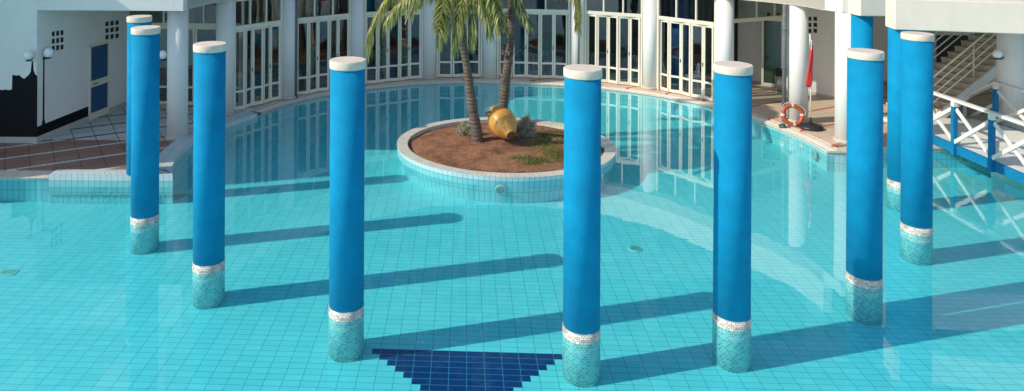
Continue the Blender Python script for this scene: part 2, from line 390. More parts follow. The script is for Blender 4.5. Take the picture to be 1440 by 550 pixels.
def empty(name, loc):
    o = bpy.data.objects.new(name, None); COL.objects.link(o); o.location = loc; o.empty_display_size = .2; return o
def tag(o, label=None, cat=None, group=None, kind=None):
    for k, v in (('label', label), ('category', cat), ('group', group), ('kind', kind)):
        if v: o[k] = v
    return o
def structure(o): o['kind'] = 'structure'; return o
def thing(name, loc, label, cat, group=None): return tag(empty(name, loc), label, cat, group)
def copy_thing(root, loc, label):
    r = root.copy(); COL.objects.link(r); r.location = loc; r['label'] = label
    def rec(a, b):
        for ch in [c for c in a.children]:
            d = ch.copy(); COL.objects.link(d); d.parent = b; rec(ch, d)
    rec(root, r); return r
def bevel(o, wd=.01, seg=2):
    mod = o.modifiers.new('bevel', 'BEVEL'); mod.width = wd; mod.segments = seg; mod.limit_method = 'ANGLE'; mod.angle_limit = R(40)
    return o

# ------------------------------------------------------------------ pool
DECK = .10
P_left = [(-30, 15.75), (-8.40, 15.75)]
P_wall = [(-8.40, 15.66), (-5.70, 15.66)]
P_curve = [(-5.70, 15.66), (-5.88, 16.10), (-6.02, 16.7), (-6.10, 17.3), (-6.11, 17.9), (-6.02, 18.6), (-5.80, 19.45), (-5.50, 20.2), (-5.15, 20.9)]
P_ring = [(-5.12, 21.25), (-4.65, 22.2), (-4.1, 22.95), (-3.53, 23.55), (-2.38, 24.42), (-.9, 25.15), (.6, 25.48), (2.23, 25.55), (4.1, 25.3), (5.72, 24.72), (6.9, 24.05),
          (8.0, 23.08), (8.64, 22.25), (9.13, 21.25), (9.45, 20.25), (9.64, 19.4), (9.74, 18.6), (9.76, 17.85)]
P_right = [(9.76, 17.85), (10.25, 17.82), (11.0, 18.16), (15.0, 18.22), (30, 18.6)]
def smooth(pts, n=4):        # Catmull-Rom
    out = []
    for i in range(len(pts) - 1):
        p0 = Vector(pts[max(i - 1, 0)]); p1 = Vector(pts[i]); p2 = Vector(pts[i + 1]); p3 = Vector(pts[min(i + 2, len(pts) - 1)])
        for k in range(n):
            t = k / n
            out.append(tuple(.5 * ((2 * p1) + (p2 - p0) * t + (2 * p0 - 5 * p1 + 4 * p2 - p3) * t * t + (3 * p1 - p0 - 3 * p2 + p3) * t ** 3)))
    out.append(tuple(pts[-1])); return out
P_curve = smooth(P_curve, 5); P_ring = smooth(P_ring, 4)
def offset(pts, d):
    out = []
    for i, p in enumerate(pts):
        a = Vector(pts[max(i - 1, 0)]); b = Vector(pts[min(i + 1, len(pts) - 1)]); t = (b - a).normalized()
        out.append((p[0] - t.y * d, p[1] + t.x * d))
    return out
bound = P_left + P_wall + P_curve[1:] + P_ring + P_right[1:]
floor_poly = [(-32, -8), (32, -8), (32, 27), (-32, 27)]
mb = MB(); mb.face([(x, y, FLOOR(y)) for x, y in floor_poly]); structure(mb.build('pool_floor', 'floor'))
mb = MB(); mb.face([(-400, -400, -1.2), (400, -400, -1.2), (400, 400, -1.2), (-400, 400, -1.2)]); structure(mb.build('ground', 'ground'))
mb = MB(); mb.face([(x, y, 0) for x, y in ([(-30, -6), (30, -6)] + bound[::-1])]);  structure(mb.build('pool_water', 'water'))

def wall_strip(pts, z0, z1, inset=0.0):
    mb = MB(); u = 0
    for a, b_ in zip(pts, pts[1:]):
        L = math.hypot(b_[0] - a[0], b_[1] - a[1])
        mb.face([(a[0], a[1], z0), (b_[0], b_[1], z0), (b_[0], b_[1], z1), (a[0], a[1], z1)], [(u, z0), (u + L, z0), (u + L, z1), (u, z1)]); u += L
    return mb
def slab_strip(mb, inner, outer, z_in, z_out, zb, z_face=None):
    u = 0
    for i in range(len(inner) - 1):
        a, b_, c, d = inner[i], inner[i + 1], outer[i + 1], outer[i]
        L = math.hypot(b_[0] - a[0], b_[1] - a[1]); wd = math.hypot(d[0] - a[0], d[1] - a[1])
        mb.face([(a[0], a[1], z_in), (b_[0], b_[1], z_in), (c[0], c[1], z_out), (d[0], d[1], z_out)], [(u, 0), (u + L, 0), (u + L, wd), (u, wd)])
        mb.face([(a[0], a[1], zb), (b_[0], b_[1], zb), (b_[0], b_[1], z_in), (a[0], a[1], z_in)], [(u, zb), (u + L, zb), (u + L, z_in), (u, z_in)])
        mb.face([(d[0], d[1], z_out), (c[0], c[1], z_out), (c[0], c[1], zb), (d[0], d[1], zb)], [(u, z_out), (u + L, z_out), (u + L, zb), (u, zb)])
        u += L
    for a, d in ((inner[0], outer[0]), (inner[-1], outer[-1])):
        mb.face([(a[0], a[1], zb), (d[0], d[1], zb), (d[0], d[1], z_out), (a[0], a[1], z_in)])
wl = offset(bound, .03)
structure(wall_strip(wl, -.75, .015).build('pool_wall', 'walltile'))
mb = MB(); slab_strip(mb, P_left, offset(P_left, .34), .03, .085, .012); structure(mb.build('pool_coping', 'coping'))
mb = MB(); slab_strip(mb, P_ring, offset(P_ring, .34), .055, .06, .014)
structure(mb.build('ring_coping', 'coping'))
mb = MB(); slab_strip(mb, offset(P_ring, .06), offset(P_ring, .24), .064, .068, .03); structure(mb.build('overflow_strip', 'white'))
mb = MB(); slab_strip(mb, P_right, offset(P_right, .34), .055, .06, .014); structure(mb.build('right_coping', 'coping'))
mb = MB(); slab_strip(mb, P_wall, [(-8.40, 16.0), (-5.95, 16.0)], .13, .13, -.3); structure(mb.build('raised_pool_edge', 'curbtile'))
oc = offset(P_curve, .46); oc[:6] = [tuple(Vector((-5.97, 16.0)).lerp(Vector(oc[6]), k / 6)) for k in range(6)]
mb = MB(); slab_strip(mb, P_curve, oc, .134, .134, -.3); structure(mb.build('curved_pool_edge', 'curbtile'))

# pavings
outer_l = [(-30, 16.06), (-8.45, 16.06), (-8.45, 15.98), (-6.05, 15.98)] + offset(P_curve, .44)[2:] + [(-5.45, 21.3)]
mb = MB(); mb.prism(outer_l + [(-5.45, 40), (-30, 40)], -.4, DECK); structure(mb.build('patio_paving', 'patio'))
outer_r = [(-5.45, 21.3)] + offset(P_ring, .33)[1:-1] + [(10.08, 18.15)] + offset(P_right, .33)[2:]
mb = MB(); mb.prism(outer_r + [(30, 40), (-5.45, 40)], -.4, DECK - .004); structure(mb.build('terrace_paving', 'terrace'))

mb = MB(); mb.prism([(-7.4, 15.95), (-5.95, 15.9), (-6.05, 16.4), (-6.4, 17.2), (-7.4, 17.2)], -.4, DECK - .004); structure(mb.build('patio_infill', 'patio'))
mb = MB(); mb.prism([(-6.05, 15.72), (-5.75, 15.72), (-5.9, 16.1), (-6.3, 16.4)], -.3, .127); structure(mb.build('pool_edge_corner', 'curbtile'))
M['drainw'] = plain('pale_plastic_fitting', (.62, .70, .62), .5); M['drainp'] = plain('grey_plastic_slots', (.30, .42, .38), .6)
# pool floor and wall fittings
def drain(px, py, r, label, rings=3):
    c = G(px, py, FLOOR(13)); c.z = FLOOR(c.y)
    root = thing('floor_drain', c, label, 'drain')
    mb = MB(); mb.lathe([(r, 0.002), (r, .012), (r * .86, .016)], 28, c); mb.build('rim', 'drainw', root)
    mb = MB()
    for k in range(-3, 4):
        hw = math.sqrt(max(0, (r * .82) ** 2 - (k * r * .24) ** 2))
        if hw > .02: mb.box(c.x - hw, c.x + hw, c.y + k * r * .24 - .008, c.y + k * r * .24 + .008, c.z + .017, c.z + .024)
    mb.build('grille', 'drainp', root)
drain(893, 351, .13, 'round slotted drain in the pool floor right of the centre column')
c = G(12, 384, FLOOR(12)); c.z = FLOOR(c.y); mb = MB()
root = thing('floor_inlet', c, 'pale square slotted inlet in the pool floor near the left edge', 'drain')
mb.box(c.x - .14, c.x + .14, c.y - .11, c.y + .11, c.z + .002, c.z + .014); mb.build('plate', 'drainw', root)
mb = MB()
for i in range(4):
    mb = MB(); mb.box(c.x - .11 + i * .06, c.x - .08 + i * .06, c.y - .08, c.y + .08, c.z + .015, c.z + .02); mb.build('slot', 'drainp', root)
c = G(236, 280, FLOOR(15)); mb = MB()
c.z = FLOOR(c.y); mb.hexa([(c.x - .5, c.y - .2, c.z + .003), (c.x + .12, c.y - .22, c.z + .003), (c.x + .38, c.y + .22, c.z + .003), (c.x - .5, c.y + .24, c.z + .003),
    (c.x - .5, c.y - .2, c.z + .02), (c.x + .12, c.y - .22, c.z + .02), (c.x + .38, c.y + .22, c.z + .02), (c.x - .5, c.y + .24, c.z + .02)])
tag(mb.build('sump_cover', 'grate'), 'brown grey cover plate on the pool floor at the corner of the curved wall', 'cover')

# ------------------------------------------------------------------ island
IC = Vector((1.79, 18.2)); IRX, IRY = 2.74, 2.49
def ell(k, n, dr=0.0): a = 2 * math.pi * k / n; return (IC.x + (IRX + dr) * math.cos(a), IC.y + (IRY + dr) * math.sin(a))
NI = 120
root = tag(empty('planting_island', (IC.x, IC.y, -.5)), 'oval planted island of reddish soil with pale tiled rim in the pool', 'island')
o_top = [ell(k, NI) for k in range(NI + 1)]; i_top = [ell(k, NI, -.27) for k in range(NI + 1)]; o_bot = [ell(k, NI, -.14) for k in range(NI + 1)]
mb = MB(); u = 0
for k in range(NI):
    L = math.dist(o_top[k], o_top[k + 1])
    mb.face([(*o_top[k], .11), (*o_top[k + 1], .11), (*i_top[k + 1], .11), (*i_top[k], .11)], [(u, .01), (u + L, .01), (u + L, .28), (u, .28)])
    mb.face([(*i_top[k], .11), (*i_top[k + 1], .11), (*i_top[k + 1], -.1), (*i_top[k], -.1)], [(u, .28), (u + L, .28), (u + L, .5), (u, .5)])
    u += L
mb.build('rim', 'rimtile', root)
mb = MB(); u = 0
for k in range(NI):
    L = math.dist(o_top[k], o_top[k + 1])
    mb.face([(*o_bot[k], -.62), (*o_bot[k + 1], -.62), (*o_top[k + 1], .109), (*o_top[k], .109)], [(u, -.62), (u + L, -.62), (u + L, .109), (u, .109)]); u += L
mb.build('side_wall', 'walltile', root)
V = []; Fc = []; NR = 26; NA = 96
def soil_z(x, y):
    dx = (x - IC.x) / (IRX - .27); dy = (y - IC.y) / (IRY - .27); r = math.hypot(dx, dy)
    z = .015 + .16 * max(0, 1 - r * r)
    z += .035 * noise.noise(Vector((x * 1.7, y * 1.7, 0))) + .018 * noise.noise(Vector((x * 6, y * 6, 3))) + .010 * noise.noise(Vector((x * 17, y * 17, 9)))
    return z
for i in range(NR + 1):
    for k in range(NA):
        q = i / NR; a = 2 * math.pi * k / NA
        x = IC.x + (IRX - .265) * q * math.cos(a); y = IC.y + (IRY - .265) * q * math.sin(a); V.append((x, y, soil_z(x, y)))
for i in range(NR):
    for k in range(NA): Fc.append([i * NA + k, i * NA + (k + 1) % NA, (i + 1) * NA + (k + 1) % NA, (i + 1) * NA + k])
mb = MB(); mb.faces(V, Fc, True); mb.build('soil', 'soil', root, merge=True)
# pool lights
def pool_light(c, nrm, label, r=.13):
    nrm = Vector(nrm).normalized(); root = thing('pool_light', c, label, 'pool light', 'round underwater lights set in the pool walls')
    t = nrm.cross(Vector((0, 0, 1))).normalized(); up = t.cross(nrm)
    def ring(r0, r1, d0, d1, nm, mt):
        mb = MB(); n = 28; V = []
        for (r_, d_) in ((r0, 0), (r0, d0), (r1, d1), (r1, 0)):
            V += [Vector(c) + nrm * d_ + (t * math.cos(2 * math.pi * k / n) + up * math.sin(2 * math.pi * k / n)) * r_ for k in range(n)]
        mb.faces(V, [[i * n + k, i * n + (k + 1) % n, (i + 1) * n + (k + 1) % n, (i + 1) * n + k] for i in range(3) for k in range(n)], True)
        if r1 < .01 or nm == 'lens': mb.faces(V[2 * n:3 * n], [list(range(n))])
        mb.build(nm, mt, root)
    ring(r, r * .62, .02, .028, 'bezel', 'buoywhite'); ring(r * .62, r * .5, .012, .014, 'lens', 'glassgrey')
M['glassgrey'] = plain('grey_lens', (.35, .42, .42), .2)
a = math.atan2(-1, -.12)
c = Vector((IC.x + (IRX - .04) * math.cos(a), IC.y + (IRY - .04) * math.sin(a), -.17)); n_ = Vector((math.cos(a) / IRX, math.sin(a) / IRY, -.2))
pool_light(c + n_.normalized() * .01, n_, 'round white pool light on the front of the planted island wall', .14)
pool_light((9.70, 18.35, -.2), (-1, -.05, 0), 'round white pool light in the curved wall below the terrace corner', .12)
pool_light((13.45, 18.22, -.2), (0, -1, 0), 'round white pool light in the straight wall beneath the footbridge', .13)

# ------------------------------------------------------------------ blue columns
ZT = 3.653
cc = [(-5.4565, 13.564), (-3.6695, 11.723), (-1.256, 10.367), (2.029, 9.854), (4.2245, 10.1815), (6.809, 11.3715), (8.9345, 13.3115)]
labels = ['blue poolside column left of the others in water, with another rising just behind it', 'blue column with cream cap, second from the left among those standing in front water',
          'blue column with cream cap just left of the dark blue floor triangle', 'blue column with cream cap just right of the dark blue floor triangle, nearest the viewer',
          'blue column with cream cap and dark shadowed left edge, next right after the nearest one', 'blue column with a rounded shadow low on its front, before the white corner post',
          'blue column with cream cap beside the white footbridge railing']
def blue_column(x, y, zt, label, capped=True, z0=None):
    zf = FLOOR(y) if z0 is None else z0
    root = thing('blue_column', (x, y, 0), label, 'column', 'round blue columns of the pool colonnade')
    mb = MB(); mb.lathe([(.249, .128), (.249, zt - (.118 if capped else 0))], 64, (x, y, 0)); mb.build('shaft', 'blue', root)
    if capped:
        zc = zt - .118
        mb = MB(); n = 64
        mb.lathe([(.259, zc), (.262, zc + .008), (.262, zt - .012), (.254, zt)], n, (x, y, 0)); mb.build('cap', 'cap', root)
    if z0 is None:
        mb = MB(); mb.lathe([(.255, zf - .08), (.255, 0.0), (.255, .13)], 64, (x, y, 0)); mb.build('mosaic_base', 'mosaic', root)
    return root
first = blue_column(*cc[0], ZT, labels[0])
for ch in first.children:
    if ch.name.startswith('mosaic'): pass
for (x, y), lb in zip(cc[1:], labels[1:]): copy_thing(first, (x, y, 0), lb)
blue_column(-6.52, 15.85, 3.57, 'blue column at far left rising from the raised tiled pool edge, mostly hidden', True, .12)
blue_column(10.16, 15.66, 3.42, 'uncapped blue column in water carrying the end of the nearer white beam', False)
blue_column(10.83, 18.24, 3.42, 'uncapped blue column on the terrace carrying the end of the further white beam', False, .05)

# ------------------------------------------------------------------ pavilion building
CW = [(-6.66, 18.62), (-6.11, 20.93), (-4.71, 22.97), (-2.70, 24.75), (-.22, 26.13), (2.0, 26.31), (5.14, 25.9), (7.39, 24.58), (9.04, 22.4), (10.32, 20.42), (10.62, 18.55)]
RC = Vector((1.85, 17.9))
pav = tag(empty('pool_pavilion', (1.85, 26, DECK)), 'white curved pavilion with tall folding glass doors around the pool', 'building')
ZS = 3.43
for i, (x, y) in enumerate(CW):
    mb = MB(); r = .26
    mb.lathe([(r, DECK), (r, ZS)], 48, (x, y, 0)); col = mb.build('column', 'white', pav)
    mb = MB(); mb.lathe([(r + .035, DECK - .03), (r + .035, DECK + .07), (r + .004, DECK + .085)], 48, (x, y, 0)); mb.build('base', 'plinth', col)
inner = []
for i, (x, y) in enumerate(CW[1:10]):
    d = (Vector((x, y)) - RC); L = d.length; d = d / L; inner.append(tuple(RC + d * (L - .30)))
inner = smooth([(-6.33, 18.05), (-6.3, 18.7)] + inner[0:] + [(10.28, 18.95)], 5)
slab_poly = inner + [(10.4, 18.35), (30, 18.35), (30, 38), (-9.9, 38), (-9.9, 18.06)]
mb = MB(); mb.prism(slab_poly, ZS + .01, 3.78); mb.build('roof_slab', 'white', pav)
outp = offset(inner, .24)
mb = MB()
for i in range(len(inner) - 1):
    a, b_, c, d = inner[i], inner[i + 1], outp[i + 1], outp[i]
    mb.hexa([(*a, ZS), (*b_, ZS), (*c, ZS), (*d, ZS), (*a, 4.5), (*b_, 4.5), (*c, 4.5), (*d, 4.5)])
mb.build('parapet', 'beam', pav)
mb = MB(); mb.box(-9.99, -6.325, 18.04, 18.34, ZS, 4.5); mb.build('front_beam', 'white', pav)
# interior back wall and upper storey
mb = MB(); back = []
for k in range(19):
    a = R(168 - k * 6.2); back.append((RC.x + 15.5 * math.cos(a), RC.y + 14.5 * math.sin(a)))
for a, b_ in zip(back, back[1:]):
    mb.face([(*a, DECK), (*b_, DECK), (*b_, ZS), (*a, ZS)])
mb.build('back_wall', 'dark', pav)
M['rear'] = paint('grey_rear_facade', (.20, .22, .23), .8, .1, 1, 0)
mb = MB(); mb.box(-8.2, 32, 27.6, 37, 3.785, 15.0); rear = mb.build('rear_block', 'rear', pav)
for fl in range(3):
    for k in range(12):
        x0 = -7.4 + k * 3.2; z0 = 4.6 + fl * 3.3
        mb = MB(); mb.box(x0, x0 + 2.5, 27.585, 27.65, z0, z0 + 2.3); mb.build('rear_window', 'painted_void', pav)

def glazed_bay(p0, p1, n, label, ztop=3.43, gap=.27, fold=.045, name='folding_door', upper_n=3):
    p0 = Vector(p0); p1 = Vector(p1); d = (p1 - p0); L = d.length; d /= L; nrm = Vector((d.y, -d.x))
    if nrm.dot(RC - p0) < 0: nrm = -nrm
    a = p0 + d * gap; b_ = p1 - d * gap; W = (b_ - a).length
    def P(s, off, z): q = a + d * s + nrm * off; return (q.x, q.y, z)
    mb = MB()       # fixed frame: jambs, head, transom window bars
    for s in (.035, W - .035): mb.bar(P(s, 0, DECK), P(s, 0, ztop), .07, .12, up=(nrm.x, nrm.y, 0))
    mb.bar(P(.07, 0, 2.55), P(W - .07, 0, 2.55), .10, .12)
    mb.bar(P(.07, 0, ztop - .05), P(W - .07, 0, ztop - .05), .10, .09)
    for k in range(1, upper_n): mb.bar(P(W * k / upper_n, 0, 2.61), P(W * k / upper_n, 0, ztop - .10), .055, .08, up=(nrm.x, nrm.y, 0))
    root = bevel(mb.build(name, 'frame', pav), .006, 1)
    root['label'] = label
    mb = MB(); mb.hexa([P(.06, -.01, 2.6), P(W - .06, -.01, 2.6), P(W - .06, -.002, 2.6), P(.06, -.002, 2.6), P(.06, -.01, ztop - .08), P(W - .06, -.01, ztop - .08), P(W - .06, -.002, ztop - .08), P(.06, -.002, ztop - .08)])
    mb.build('transom_pane', 'glass', root)
    w_ = (W - .16) / n; sgn = 1
    for k in range(n):
        o0, o1 = (-fold, fold) if k % 2 == 0 else (fold, -fold)
        A = Vector(P(.08 + k * w_ + .008, o0, 0)); B = Vector(P(.08 + (k + 1) * w_ - .008, o1, 0)); e = (B - A); EL = e.length; e /= EL
        nn = Vector((e.y, -e.x, 0))
        if nn.dot(Vector((nrm.x, nrm.y, 0))) < 0: nn = -nn
        def Q(s, z, o=0): q = A + e * s + nn * o; return (q.x, q.y, z)
        st = .058; z0, z1 = DECK + .02, 2.49
        mb = MB(); u = tuple(nn)
        for s in (st / 2, EL - st / 2): mb.bar(Q(s, z0), Q(s, z1), st, .045, up=u)
        mb.bar(Q(st, z0 + .05), Q(EL - st, z0 + .05), .041, .10); mb.bar(Q(st, .655), Q(EL - st, .655), .041, .065); mb.bar(Q(st, z1 - .035), Q(EL - st, z1 - .035), .041, .07)
        mb.build('leaf', 'frame', root)
        mb = MB()
        for za, zb in ((z0 + .09, .63), (.68, z1 - .06)):
            mb.hexa([Q(st - .01, za, -.004), Q(EL - st + .01, za, -.004), Q(EL - st + .01, za, .004), Q(st - .01, za, .004), Q(st - .01, zb, -.004), Q(EL - st + .01, zb, -.004), Q(EL - st + .01, zb, .004), Q(st - .01, zb, .004)])
        mb.build('pane', 'glass', root)
        if k % 2 == 1:
            mb = MB(); mb.bar(Q(EL - .02, 1.15, .03), Q(EL - .02, 1.27, .03), .018, .02, up=u); mb.build('handle', 'blackp', root)
glazed_bay(CW[1], CW[2], 5, 'five-leaf folding glass door leftmost along the curve')
glazed_bay(CW[2], CW[3], 5, 'five-leaf folding glass door right of the thin downpipe')
glazed_bay(CW[3], CW[4], 5, 'five-leaf folding glass door behind the long drooping palm frond')
glazed_bay(CW[4], CW[5], 3, 'narrow three-leaf folding glass door behind the leaning palm')
glazed_bay(CW[5], CW[6], 5, 'five-leaf folding glass door behind the upright palm trunk')
glazed_bay(CW[6], CW[7], 5, 'sunlit five-leaf folding glass door behind the nearest blue column')
glazed_bay(CW[7], CW[8], 5, 'sunlit five-leaf folding glass door showing white chairs and blue pillar inside')
glazed_bay((-9.55, 21.95), (-5.75, 21.85), 5, 'glass doors set back behind the left blue columns', gap=.05, fold=.02)
# porch partition with open doorway on the right
pa, pb = Vector((9.6, 23.4)), Vector((12.0, 24.6))
d = (pb - pa).normalized(); L = (pb - pa).length
def PP(s, z, o=0): q = pa + d * s + Vector((d.y, -d.x)) * o; return (q.x, q.y, z)
mb = MB(); up3 = (d.y, -d.x, 0)
mb.bar(PP(0, 2.56), PP(L, 2.56), .10, .13); mb.bar(PP(0, ZS - .05), PP(L, ZS - .05), .1, .09)
for s in (0.03, L * .45, L - .03): mb.bar(PP(s, 2.62), PP(s, ZS - .09), .06, .09, up=up3)
mb.bar(PP(L * .78, 2.62), PP(L * .78, ZS - .09), .05, .08, up=up3)
for s in (0.035, L - .035): mb.bar(PP(s, DECK), PP(s, 2.5), .07, .11, up=up3)
part = mb.build('entrance_frame', 'frame', pav)
mb = MB(); mb.hexa([PP(.05, 2.6, -.004), PP(L - .05, 2.6, -.004), PP(L - .05, 2.6, .004), PP(.05, 2.6, .004), PP(.05, ZS - .08, -.004), PP(L - .05, ZS - .08, -.004), PP(L - .05, ZS - .08, .004), PP(.05, ZS - .08, .004)])
mb.build('pane', 'glass', part)
# open glass door leaf at the right end
h0 = Vector(PP(L - .09, 0)); e = Vector((-.30, .95, 0)).normalized(); e = Vector((-.62, .40, 0)).normalized()
nn = Vector((e.y, -e.x, 0))
def Q(s, z, o=0): q = h0 + e * s + nn * o; return (q.x, q.y, z)
mb = MB()
for s in (.04, .66): mb.bar(Q(s, .13), Q(s, 2.48), .07, .045, up=tuple(nn))
mb.bar(Q(.07, .19), Q(.63, .19), .04, .12); mb.bar(Q(.07, 2.44), Q(.63, 2.44), .04, .08)
dl = mb.build('open_door', 'frame', pav); dl['label'] = 'glass entrance door standing ajar behind the waste bin'
mb = MB(); mb.hexa([Q(.06, .24, -.004), Q(.64, .24, -.004), Q(.64, .24, .004), Q(.06, .24, .004), Q(.06, 2.41, -.004), Q(.64, 2.41, -.004), Q(.64, 2.41, .004), Q(.06, 2.41, .004)])
M['greenglass'] = plain('green_tinted_glass', (.045, .075, .045), .1); mb.build('pane', 'greenglass', dl)
mb = MB(); mb.tube([Q(.60, 1.12, -.03), Q(.60, 1.12, -.07), Q(.48, 1.12, -.07)], .011, 8); mb.build('handle', 'blackp', dl)
# dark room wall behind the opening
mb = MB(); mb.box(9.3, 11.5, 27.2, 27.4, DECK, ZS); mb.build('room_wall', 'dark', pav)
# drainpipes
mb = MB(); x = 9.93; y = 20.42
mb.tube([(x, y, DECK), (x, y, ZS)], .055, 12)
for z in (.5, 1.6, 2.7): mb.tube([(x, y, z), (x, y, z + .05)], .066, 12)
mb.build('drainpipe', 'pipe', pav)
mb = MB(); q = Vector(CW[2]) + Vector((.30, -.06)); mb.tube([(q.x, q.y, DECK), (q.x, q.y, ZS)], .035, 10); mb.build('drainpipe', 'pipe', pav)
q = Vector(CW[6]) + Vector((-.02, -.30)); mb = MB(); mb.tube([(q.x, q.y, DECK), (q.x, q.y, ZS)], .03, 10); mb.build('drainpipe', 'pipe', pav)
# interior pillars
for x, y in ((8.75, 25.6), (-.6, 28.2), (2.9, 28.4)):
    mb = MB(); mb.lathe([(.36, DECK), (.36, ZS)], 32, (x, y, 0)); p_ = mb.build('interior_pillar', 'innerblue', pav)

# ------------------------------------------------------------------ left wing
wing = tag(empty('left_wing', (-12, 19, DECK)), 'white building wing at left with black lamppost mural and blue door', 'building')
A0 = (-9.99, 18.04); A1 = (-9.33, 21.95)
mb = MB(); mb.prism([(-22, 18.04), A0, A1, (-9.33, 30), (-22, 30)], 0, ZS - .002); wall = mb.build('wall', 'white', wing)
mb = MB(); mb.prism([(-22, 18.04), (-9.992, 18.04), (-9.992, 22.2), (-8.3, 22.4), (-8.3, 30), (-22, 30)], ZS, 3.74); mb.prism([(-22, 18.04), (-10.0, 18.04), (-10.0, 22.2), (-8.3, 22.4), (-8.3, 30), (-22, 30)], 3.741, 8.0)
mb.build('upper_wall', 'white', wing)
mb = MB(); mb.box(-22, -8.35, 22.4, 34, 8.001, 13.5); mb.build('tower', 'white', wing)
mb = MB(); mb.box(-24, -14.0, 14.5, 18.03, 0, 8.0); mb.build('side_block', 'white', wing)
# plinth
sd = (Vector(A1) - Vector(A0)).normalized(); sn = Vector((sd.y, -sd.x))
def SW(x, y, o=0.0):       # side wall point from the photograph, o = distance proud of it
    p = ONWALL(x, y, A0, A1); return Vector((p.x + sn.x * o, p.y + sn.y * o, p.z))
def SWs(s, z, o=0.0): return (A0[0] + sd.x * s + sn.x * o, A0[1] + sd.y * s + sn.y * o, z)
mb = MB(); mb.box(-22, A0[0] + .02, 18.015, 18.05, DECK, DECK + .15)
mb.hexa([SWs(0, DECK, -.02), SWs(2.02, DECK, -.02), SWs(2.02, DECK, .022), SWs(0, DECK, .022), SWs(0, DECK + .15, -.02), SWs(2.02, DECK + .15, -.02), SWs(2.02, DECK + .15, .022), SWs(0, DECK + .15, .022)])
mb.hexa([SWs(2.95, DECK, -.02), SWs(3.95, DECK, -.02), SWs(3.95, DECK, .022), SWs(2.95, DECK, .022), SWs(2.95, DECK + .13, -.02), SWs(3.95, DECK + .13, -.02), SWs(3.95, DECK + .13, .022), SWs(2.95, DECK + .13, .022)])
mb.build('plinth', 'plinth', wing)
# mural on the front wall: black skyline with painted lamppost, returned onto the side wall
FY = 18.036
def FW(x, y): p = AT(x, y, 18.03); return (p.x, p.z)
sil = [(0, 193.3), (0, 126), (2, 127), (7, 126), (12, 127), (16.5, 126), (17, 106), (19, 105.6), (23, 106.5), (27, 105.8), (30, 109), (34, 111), (37, 108), (40, 106), (43, 101), (44.3, 86), (46.2, 86), (47, 99), (49, 104), (51.6, 107)]
pts = [FW(*q) for q in sil]; pts[-1] = (A0[0] + .004, pts[-1][1])
pts = [(-14.5, .25), (-14.5, 1.95), (-12.6, 1.9), (-12.2, 1.6)] + pts[1:] + [(A0[0] + .004, .25)]
mb = MB(); n = len(pts)
mb.faces([(x, FY, z) for x, z in pts] + [(x, FY + .03, z) for x, z in pts], [list(range(n)), list(range(n, 2 * n))[::-1]] + [[i, n + i, n + (i + 1) % n, (i + 1) % n] for i in range(n)])
# dado on side wall with a thin painted post
s0, s1 = 0, 2.02
def zs(x, y): return SW(x, y).z
dz0, dz1 = zs(53, 178), zs(107, 156)
mb.hexa([SWs(0, .25, -.01), SWs(s1, .25, -.01), SWs(s1, .25, .005), SWs(0, .25, .005), SWs(0, dz0, -.01), SWs(s1, dz1, -.01), SWs(s1, dz1, .005), SWs(0, dz0, .005)])
pb_ = SW(61, 178); pt_ = SW(61.5, 81); s_ = (Vector((pb_.x, pb_.y)) - Vector(A0)).length
def post(s, w_, za, zb, w2=None):
    w2 = w2 or w_
    mb.hexa([SWs(s - w_, za, -.01), SWs(s + w_, za, -.01), SWs(s + w_, za, .007), SWs(s - w_, za, .007), SWs(s - w2, zb, -.01), SWs(s + w2, zb, -.01), SWs(s + w2, zb, .007), SWs(s - w2, zb, .007)])
post(s_, .07, dz0 - .05, dz0 + .1, .045); post(s_, .028, dz0 + .1, pt_.z - .05, .022); post(s_, .03, pt_.z - .05, pt_.z, .05)
mb.build('mural', 'black', wing)
# ventilation holes: flat dark squares, the shade inside put into their colour
def vents(cx, cy, stepx, stepy, half, nm):
    mb = MB()
    for i in (-1, 0, 1):
        for j in (-1, 0, 1):
            p = SW(cx + i * stepx, cy + j * stepy - i * .9); s = (Vector((p.x, p.y)) - Vector(A0)).length; z = p.z
            p2_ = SW(cx + (i + .32) * stepx, cy + j * stepy); hs = abs((Vector((p2_.x, p2_.y)) - Vector(A0)).length - s); hz = abs(SW(cx, cy).z - SW(cx, cy + stepy * .33).z)
            mb.hexa([SWs(s - hs, z - hz, -.02), SWs(s + hs, z - hz, -.02), SWs(s + hs, z - hz, .004), SWs(s - hs, z - hz, .004),
                     SWs(s - hs, z + hz, -.02), SWs(s + hs, z + hz, -.02), SWs(s + hs, z + hz, .004), SWs(s - hs, z + hz, .004)])
    mb.build('wall_vent', 'painted_void', wing)
vents(81, 57, 6.1, 10.2, .085, 'a'); vents(157.5, 42, 7.0, 9.3, .09, 'b')
# door
dm = MB()
dx0, dx1 = 2.05, 2.92; dzt = 2.22
for a_, b__, z0_, z1_ in ((dx0, dx0 + .05, DECK, dzt), (dx1 - .05, dx1, DECK, dzt), (dx0, dx1, dzt - .07, dzt + .02), (dx0 + .05, dx1 - .05, 1.02, 1.20), (dx0 + .05, dx1 - .05, DECK + .02, DECK + .2)):
    dm.hexa([SWs(a_, z0_, -.01), SWs(b__, z0_, -.01), SWs(b__, z0_, .03), SWs(a_, z0_, .03), SWs(a_, z1_, -.01), SWs(b__, z1_, -.01), SWs(b__, z1_, .03), SWs(a_, z1_, .03)])
door = dm.build('door', 'frame', wing)
for z0_, z1_ in ((DECK + .2, 1.02), (1.20, dzt - .07)):
    mb = MB(); a_, b__ = dx0 + .06, dx1 - .06
    mb.hexa([SWs(a_, z0_, -.01), SWs(b__, z0_, -.01), SWs(b__, z0_, .018), SWs(a_, z0_, .018), SWs(a_, z1_, -.01), SWs(b__, z1_, -.01), SWs(b__, z1_, .018), SWs(a_, z1_, .018)]); mb.build('panel', 'bdoor', door)
